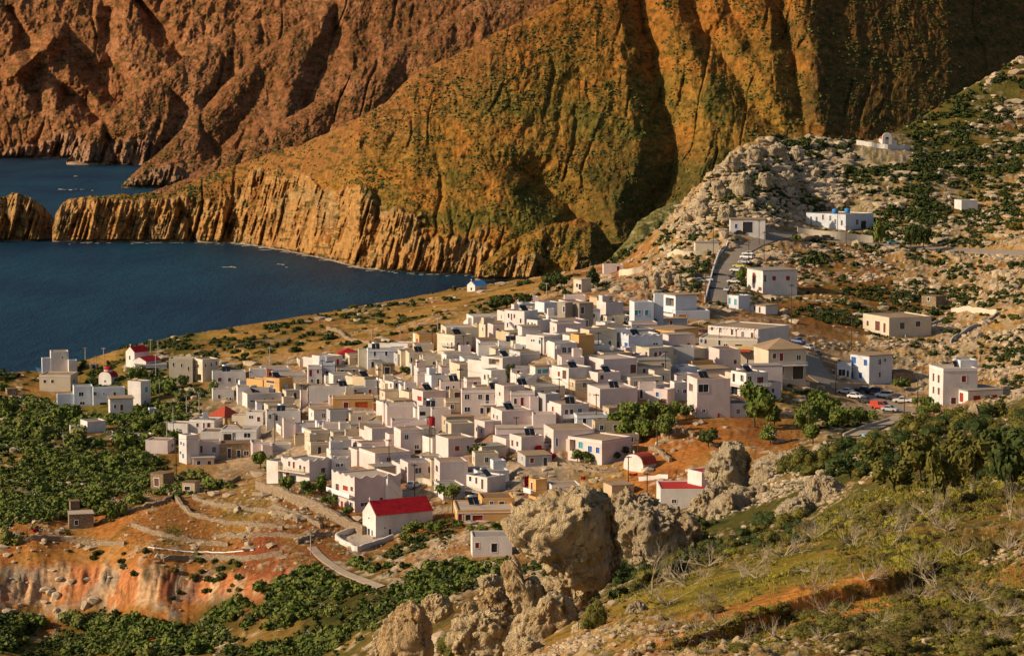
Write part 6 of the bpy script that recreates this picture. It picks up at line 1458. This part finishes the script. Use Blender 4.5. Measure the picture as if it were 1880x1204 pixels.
# ------------------------------------------------------------------ boulders: outlines given real distance, size and depth
def boulder(label, pts, Y, depth, seed, mat='rock', sub=6, rough=1.0, name='boulder', lean=.0, ridge=None):
    P2 = np.array([P(a, b, Y) for a, b in pts]); cx, cz = P2[:,0].mean(), P2[:,2].mean()
    ang = np.arctan2(P2[:,2]-cz, P2[:,0]-cx); rad = np.hypot(P2[:,2]-cz, P2[:,0]-cx); o = np.argsort(ang); ang = ang[o]; rad = rad[o]
    V, F = ICO[sub]; V = V.copy(); a = np.arctan2(V[:,2], V[:,0])
    R_ = np.interp(a, np.concatenate([ang-6.2832, ang, ang+6.2832]), np.tile(rad, 3)); q = np.hypot(V[:,0], V[:,2])
    s = np.sign(V[:,1])*np.abs(V[:,1])**1.0
    m = np.minimum(1, q*1.02)**.42
    X = np.cos(a)*m*R_; Zz = np.sin(a)*m*R_; Yv = s*depth*.5*(.75+.25*vn3(V[:,0]*1.7+seed, V[:,1]*1.7, V[:,2]*1.7, seed))
    N_ = V; sc = np.sqrt(rad.mean()*depth)
    if ridge is None: ridge = (.1, .25, .7)
    xr_ = X/np.abs(X).max()-ridge[0]; Yv = Yv + depth*.5*np.where(xr_ < 0, -xr_*ridge[1], xr_*ridge[2])*(V[:,1] < .3)
    gg = np.random.default_rng(seed+5)
    for _ in range(22):                             # broken planes
        nn = gg.normal(size=3)*(.8, 1.3, .6); nn /= np.linalg.norm(nn); q_ = X*nn[0]+Yv*nn[1]+Zz*nn[2]; e_ = np.maximum(0, q_-q_.max()*(gg.uniform(.6, .9) if abs(nn[1]) > .55 else .95)); X = X-e_*nn[0]*.85; Yv = Yv-e_*nn[1]; Zz = Zz-e_*nn[2]*.8
    def n3(f, sd): return vn3((X+seed)*f, Yv*f, Zz*f, sd)
    d = 0
    for i, (f, amp) in enumerate([(.35, .26), (.75, .22), (1.5, .15), (3.2, .09), (7, .045)]):
        f = f*5/sc; nn = n3(f, seed+i); d = d + amp*(1-2*np.abs(nn) if i < 4 else nn)
    def worley(f, sd):
        x_, y_, z_ = X*f+seed, Yv*f, Zz*f*.8; ix, iy, iz = np.floor(x_), np.floor(y_), np.floor(z_); a1 = np.full(x_.shape, 9.); a2 = a1.copy()
        for i_ in (-1, 0, 1):
            for j_ in (-1, 0, 1):
                for k_ in (-1, 0, 1):
                    cx_, cy_, cz_ = ix+i_, iy+j_, iz+k_; e2 = np.sqrt((cx_+_h(cx_, cy_, cz_, sd)-x_)**2+(cy_+_h(cx_, cy_, cz_, sd+1)-y_)**2+(cz_+_h(cx_, cy_, cz_, sd+2)-z_)**2)
                    a2 = np.where(e2 < a1, a1, np.minimum(a2, e2)); a1 = np.minimum(a1, e2)
        return np.clip((a2-a1)*2.2, 0, 1)
    d = d*.8 + (.34*worley(2.4/sc, 3)+.20*worley(6.5/sc, 5)+.11*worley(16/sc, 7)-.36) - .30*np.maximum(0, vn3((X+seed)*2.6/sc, Yv*2.6/sc, Zz*1.1/sc, seed+40)-.1)
    d = (d-.02)*sc*.30*rough
    X = X + N_[:,0]*d*.8; Yv = Yv + N_[:,1]*d; Zz = Zz + N_[:,2]*d*.7
    strat = .10*sc*.2*np.sin((Zz+.35*X+.8*n3(.6, seed+30))*5/sc*2.2); Yv = Yv + strat*N_[:,1]; 
    V = np.stack([X, Yv + lean*Zz, Zz], 1)
    ob = link(name, npmesh(name, V, F, [MAT[mat]], True)); ob.location = (cx, Y, cz); return tag(ob, label, 'rock')
BO = [('great overhanging boulder with a pale beaked end, balanced on broken pillars', [(921,962),(960,938),(1000,920),(1045,906),(1092,903),(1130,915),(1145,950),(1146,985),(1132,1040),(1115,1078),(1090,1090),(1055,1088),(1005,1070),(972,1040),(958,1010),(935,985)], 150, 6.5, 1, 1.0),
 ('leaning rust streaked rock slab propping the great boulder', [(924,1015),(938,1015),(962,1068),(1008,1100),(1005,1118),(985,1138),(962,1138),(944,1103),(928,1065)], 146, 3.0, 2, .8),
 ('pale broken rock block under the great boulder', [(952,1140),(985,1118),(1012,1095),(1040,1100),(1062,1130),(1080,1165),(1058,1190),(1020,1212),(945,1212),(940,1170)], 138, 4.5, 3, .9),
 ('tall cracked rock pillar at the bottom edge, before the gully', [(714,1135),(736,1106),(765,1106),(778,1130),(784,1170),(790,1225),(712,1225)], 142, 3.5, 4, .8),
 ('knobbly rock beside the tall cracked pillar', [(776,1105),(800,1092),(826,1104),(830,1128),(805,1142),(780,1132)], 165, 2.2, 5, 1), ('round rock at the centre of the rubble above the pillar', [(848,1112),(868,1106),(880,1118),(872,1134),(850,1132)], 170, 1.4, 6, 1), ('upper rock in the rubble against the leaning slab', [(878,1066),(905,1055),(925,1070),(918,1092),(888,1094)], 185, 2, 7, 1),
 ('small boulder near the gully, seaward of the tall cracked pillar', [(690,1175),(708,1160),(716,1178),(714,1204),(694,1204)], 150, 1.3, 8, 1),
 ('big shaggy pale crag beside the red edged roof', [(1302,850),(1318,838),(1346,820),(1370,836),(1388,852),(1392,878),(1372,905),(1340,912),(1310,900),(1299,872)], 330, 9, 9, 1.5),
 ('pale rock buttress in front of the red edged roof', [(1266,938),(1284,908),(1320,898),(1326,925),(1312,962),(1286,966)], 305, 6, 10, 1.3),
 ('dark shaded rock mass under the shaggy crag', [(1308,925),(1352,905),(1380,930),(1398,965),(1400,1010),(1350,1025),(1296,1015),(1292,965)], 285, 7, 11, 1.0),
 ('grey rock with cracks, hillward of the shaggy crag', [(1372,892),(1400,868),(1428,855),(1445,868),(1470,880),(1458,915),(1420,932),(1385,922)], 325, 7, 12, 1.4),
 ('layered rock slabs tilted over the hollow', [(1462,925),(1480,902),(1507,880),(1552,896),(1566,925),(1562,958),(1510,952),(1475,945)], 250, 6, 13, 1.1), ('orange edged rock at the lip of the hollow', [(1432,935),(1455,915),(1490,925),(1508,958),(1495,985),(1455,985),(1438,965)], 240, 5, 14, 1.1),
 ('pale leaning rock among dark shrubs on the ridge', [(1578,872),(1596,850),(1612,840),(1614,862),(1606,884),(1586,888)], 292, 3, 15, 1.2), ('pale rock between the great boulder and the buttress', [(1122,915),(1148,895),(1168,918),(1182,910),(1208,932),(1204,972),(1160,985),(1132,962)], 270, 6, 16, 1.3),
 ('dark broad rock face behind the great boulder', [(1150,955),(1205,935),(1242,930),(1278,955),(1296,1000),(1285,1050),(1180,1055),(1140,1010)], 250, 7, 17, .9), ('pyramid-shaped pointed rock rising from dark shrubs near the white villa', [(1788,742),(1800,762),(1818,788),(1808,815),(1775,822),(1742,812),(1760,785),(1775,765)], 300, 5, 18, .7),
 ('blocky rock on the skyline ridge at the picture edge', [(1860,112),(1884,107),(1900,120),(1895,135),(1864,132)], 1150, 12, 19, 1.0), ('low pale rock in the near hollow edge', [(1150,1120),(1172,1105),(1190,1118),(1185,1140),(1155,1142)], 125, 1.6, 20, 1), ('mossy rock ledge at the foot of the near hillside', [(1080,1185),(1120,1160),(1160,1150),(1170,1180),(1130,1204),(1085,1210)], 118, 3, 21, 1),
 ('pale rock face at the right edge of the near hillside', [(1868,1010),(1885,1000),(1900,1030),(1890,1062),(1872,1050)], 118, 1.6, 22, 1), ('rough pale outcrop below the ridge shrubs', [(1655,850),(1680,820),(1712,812),(1722,838),(1700,868),(1668,872)], 270, 4, 23, 1.3), ('cracked rock outcrop under the dark shrubs by the slabs', [(1660,815),(1690,805),(1710,810),(1706,828),(1672,834)], 300, 3, 24, 1.2)]
BO += [('jagged pale rock spur filling the foot of the great boulder, above the broken block', [(985,1075),(1020,1068),(1062,1078),(1100,1085),(1112,1110),(1080,1135),(1030,1130),(995,1110)], 152, 4.5, 31, 1.3),
 ('broken pale rock ledge running down beside the broken block to the bottom edge', [(1060,1160),(1090,1140),(1130,1150),(1140,1185),(1120,1215),(1050,1220)], 128, 3.2, 32, 1.3), ('jagged rock between the cracked pillar and the leaning slab', [(835,1150),(870,1130),(915,1125),(945,1145),(940,1190),(900,1215),(850,1210),(830,1180)], 150, 3.5, 33, 1.4),
 ('craggy rock shoulder rising from the rubble to the leaning slab', [(880,1100),(905,1080),(935,1090),(950,1120),(930,1140),(890,1132)], 160, 2.8, 34, 1.4), ('rock at the bottom edge in front of the broken block', [(925,1195),(960,1180),(1000,1190),(1030,1200),(1025,1225),(930,1225)], 128, 2.6, 35, 1.2),
 ('broad fissured rock ledge hillward of the great boulder', [(1128,960),(1165,930),(1215,945),(1255,965),(1262,1010),(1220,1035),(1165,1040),(1135,1010)], 232, 6, 36, 1.4), ('long cracked rock ledge below the shaggy crag', [(1335,905),(1375,890),(1425,900),(1465,925),(1460,960),(1410,965),(1355,950)], 300, 6, 37, 1.5), ('pale ledge of rock above the hollow', [(1385,860),(1425,842),(1480,850),(1530,868),(1520,890),(1450,895),(1395,885)], 345, 6, 38, 1.5)]
for i, (lab, pts, Y, dep, sd_, rg) in enumerate(BO): boulder(lab, pts, Y, dep, sd_*7, 'rock' if i < 8 or 23 < i < 29 else 'rockw', 6, rg, ridge=(.25, .3, 2.2) if i == 0 else ((.2, .3, 1.5) if i in (1, 2, 3, 8, 9, 11, 13) else None))
# rocks of the skyline crag and the crag behind the village
for i, (px, py, w, h) in enumerate([(1345,300,30,40),(1385,285,34,36),(1425,280,34,34),(1460,285,24,34),(1320,350,30,40),(1360,345,36,46),(1405,335,34,40),(1445,330,30,36),(1290,385,28,36),(1335,395,36,40),(1260,405,24,28),(1520,285,30,20),(1560,290,26,18),(1500,320,24,24),(1205,515,16,34),(1225,510,16,38),(1245,518,14,30),(1185,522,14,24),(1270,425,20,22),(1380,385,24,18)]):
    x, y, z = hitf(px, py+h*.45, 600); g = np.random.default_rng(1500+i); n = 12
    pts = [(px+w*.5*math.cos(6.2832*j/n)*g.uniform(.8, 1.15), py+h*.5*math.sin(6.2832*j/n)*g.uniform(.8, 1.15)) for j in range(n)]
    o = boulder(('pale rock of the jagged crag on the skyline above the garage' if i < 14 else 'orange pale rock of the crag behind the upper village') if i not in (18, 19) else 'pale rock at the foot of the skyline crag', pts, y+1, w*y/FPX*.8, 900+i*3, 'rockw', 4, 1.9, 'crag_rock')
    o['group'] = 'rocks of the skyline crag' if i < 14 else ('rocks behind the upper village' if i < 18 else 'rocks at the crag foot')
# shore rocks and foam
g_ = np.random.default_rng(77); pts = []
for px, py in [(425,489),(432,490),(520,485),(512,484),(150,347),(130,348),(112,347),(170,349),(140,323),(655,491),(700,497),(640,489),(760,503),(820,506)]:
    u_, s_ = ray(px, py+1); Y_ = -HC/s_; pts.append((u_*Y_, Y_, 0))
stuff('shore_rocks', *scatter(STONE, np.array(pts), g_.uniform(3, 6, len(pts))*np.array(pts)[:,1]/FPX, (.25,.5)), 'rockw')
FV = []; FF = []
for i in range(95):
    px = g_.uniform(100, 930); py = float(pl([(96,443),(330,444),(440,448),(520,460),(600,477),(660,493),(760,501),(930,507)], px)) + abs(g_.normal())*1.6 + .6
    if i > 82: px, py = g_.choice([425,520,140,118,160]) + g_.normal()*9, 0; py = {0:490}.get(1, 490) if px > 300 else 348; py += g_.normal()*.8
    u_, s_ = ray(px, py); Y_ = -HC/s_; L_ = abs(g_.normal())*5*Y_/FPX+.6; w_ = g_.uniform(1.5, 5); b_ = len(FV); n_ = 8
    for j in range(n_): a_ = 6.2832*j/n_; FV.append((u_*Y_+L_*math.cos(a_)*g_.uniform(.6, 1.2), Y_+w_*math.sin(a_)*g_.uniform(.6, 1.2), .05+i*.0005))
    for j in range(1, n_-2, 2): FF.append((b_, b_+j, b_+j+1, b_+j+2))
    FF.append((b_, b_+n_-1, b_+n_-1, b_+n_-1) if 0 else (b_, b_+n_-3, b_+n_-2, b_+n_-1))
tag(link('surf_foam', npmesh('surf_foam', FV, FF, [MAT['whitec']])), kind='stuff')
def dead(seed, n=5, depth=4, spread=.75, up=.5):
    g = random.Random(seed); mb = MB()
    def br(p, d, l, r, k):
        q = p; segs = 3
        for s in range(segs):
            d = (d + Vector((g.uniform(-1,1), g.uniform(-1,1), g.uniform(-.7,.9)))*.28).normalized(); e = q + d*l/segs
            r2 = r*(.82 if k or s < segs-1 else .5); mb.tube(q, e, r, r2, 5 if k > 1 else 4, cap=False); q = e; r = r2
            if k > 0 and (s > 0 or k > 2):
                for _ in range(1 if s < segs-1 else 2):
                    dd = (d + Vector((g.uniform(-1,1), g.uniform(-1,1), g.uniform(-.6,.9)))*spread).normalized(); br(q, dd, l*g.uniform(.5,.8), r*.68, k-1)
    for i in range(n):
        a = g.random()*6.28; br(Vector((0, 0, -.05)), Vector((math.cos(a), math.sin(a), up*g.uniform(.4, 1.6))).normalized(), g.uniform(.5, .85), .04, depth-1)
    o = mb.build('dead_shrub', MAT['dry'], smooth=False, fix=False); me = o.data; bpy.data.objects.remove(o); return me
DEAD = [dead(1, 5), dead(2, 6, 4, .9, .3), dead(3, 4, 4, .7, 1.2), dead(4, 7, 3, .8, .8), dead(5, 5, 4, .8, .15)]
DTREE = [dead(11, 1, 5, .7, 6), dead(12, 2, 5, .75, 4)]
DL = [(1300,1040,45,'bleached dead shrub fanning up at the brink of the hollow',2),(1260,1075,50,'wide bleached dead shrub low at the brink of the hollow',1),(1380,1045,38,'bleached driftwood-like branches lying along the brink',4),(1440,1020,42,'twisted dead branch reaching over the hollow',0),(1225,1110,40,'pale brushy dead shrub beside the great boulder',3),
 (1570,1005,38,'white dead twigs in the yellow green bush',3),(1215,1160,45,'dark twisted dead branches on the orange bank',0),(1320,1150,34,'thin dead shrub on the orange bank',2),(1590,1065,36,'grey dead shrub above the red earth cut',1),(1500,1085,40,'thorny dead shrub beside the red earth cut',3),(1720,1080,48,'large pale fallen dead branches on the near hillside',4),(1680,1100,40,'forked dead branches beside the large fallen ones',0),(1780,1110,46,'tangled dead branches on the dark bank',1),
 (1850,1010,32,'pale dead twigs among stones at the picture edge',3),(1760,1020,34,'dead shrub in the brown bracken',2),(1640,975,36,'pale dead branches under the leaning dead tree',4),(1530,1130,34,'bare dead shrub in the low dark shrubs',1),(1260,1185,36,'dead twigs at the bottom edge of the orange bank',4),(1845,1130,38,'dead branches in the dark corner shrubs',0),(1420,1165,30,'small dead shrub between stones',3),(1700,950,30,'bare twigs on the olive hillside',2),(1600,1170,34,'low dead branches at the bottom edge',4)]
for px, py, rp, lab, v in DL:
    x, y, z = hitf(px, py, 66, 260); s = rp*y/FPX*1.05
    o = link('dead_shrub', DEAD[v]); o.location = (x, y, z); o.scale = (s, s, s); o.rotation_euler = (0, 0, R.random()*6.28); tag(o, lab, 'dead shrub')
for px, py, hp_, lab, v in [(1195,1090,105,'bare bleached dead tree beside the great boulder',0),(1660,985,70,'leaning dark dead tree on the hillside skyline',1),(1855,955,80,'bare dead tree at the edge of the shaded ridge',0),(1730,940,60,'burnt bare trunk among the ridge shrubs',1),(1565,1000,60,'branchy dead tree above the yellow green bush',1)]:
    x, y, z = hitf(px, py, 66, 260); s = hp_*y/FPX*.62
    o = link('dead_tree', DTREE[v]); o.location = (x, y, z-.1); o.scale = (s*.8, s*.8, s); o.rotation_euler = (.12 if v else 0, .2 if v else -.05, R.random()*6.28); tag(o, lab, 'dead tree')
# pine shrub below the leaning slab, little huts on the terraces
ms = meshes([leafball(1500, 777, 12, .07, True, .35)], 'shrub', 'leafo')
for px, py, w, h, lab in [(915,1128,24,44,'feathery dark shrub at the top of the cleft before the broken pillars'),(902,1165,30,52,'feathery dark shrub in the middle of the cleft before the broken pillars'),(918,1203,34,56,'feathery dark shrub at the foot of the cleft before the broken pillars'),(862,1200,38,50,'wide feathery dark shrub at the bottom edge'),(822,1200,30,40,'feathery dark shrub between the cracked pillar and the cleft'),(1095,1150,30,52,'bright leafy young shrub in the nook behind the great boulder')]:
    x, y, z = hitf(px, min(py, 1202), 66, 300); k = y/FPX; o = link('shrub', ms[0]); o.location = (x, y, P(px, py, y)[2]); o.scale = (w*k, w*k, h*k); o.rotation_euler = (0, 0, px); tag(o, lab, 'shrub')
for p in sample(34, [(1150,1204),(1200,1090),(1450,1000),(1600,930),(1880,880),(1880,1180)], 66, 240):
    s = rng.uniform(16, 34)*p[1]/FPX*1.1; o = link('dead_shrub', DEAD[rng.integers(5)]); o.location = p; o.scale = (s, s, s*1.1); o.rotation_euler = (0, 0, rng.random()*6.28); tag(o, 'small bleached dead shrub among the bushes of the near hillside', 'dead shrub', 'small dead shrubs')
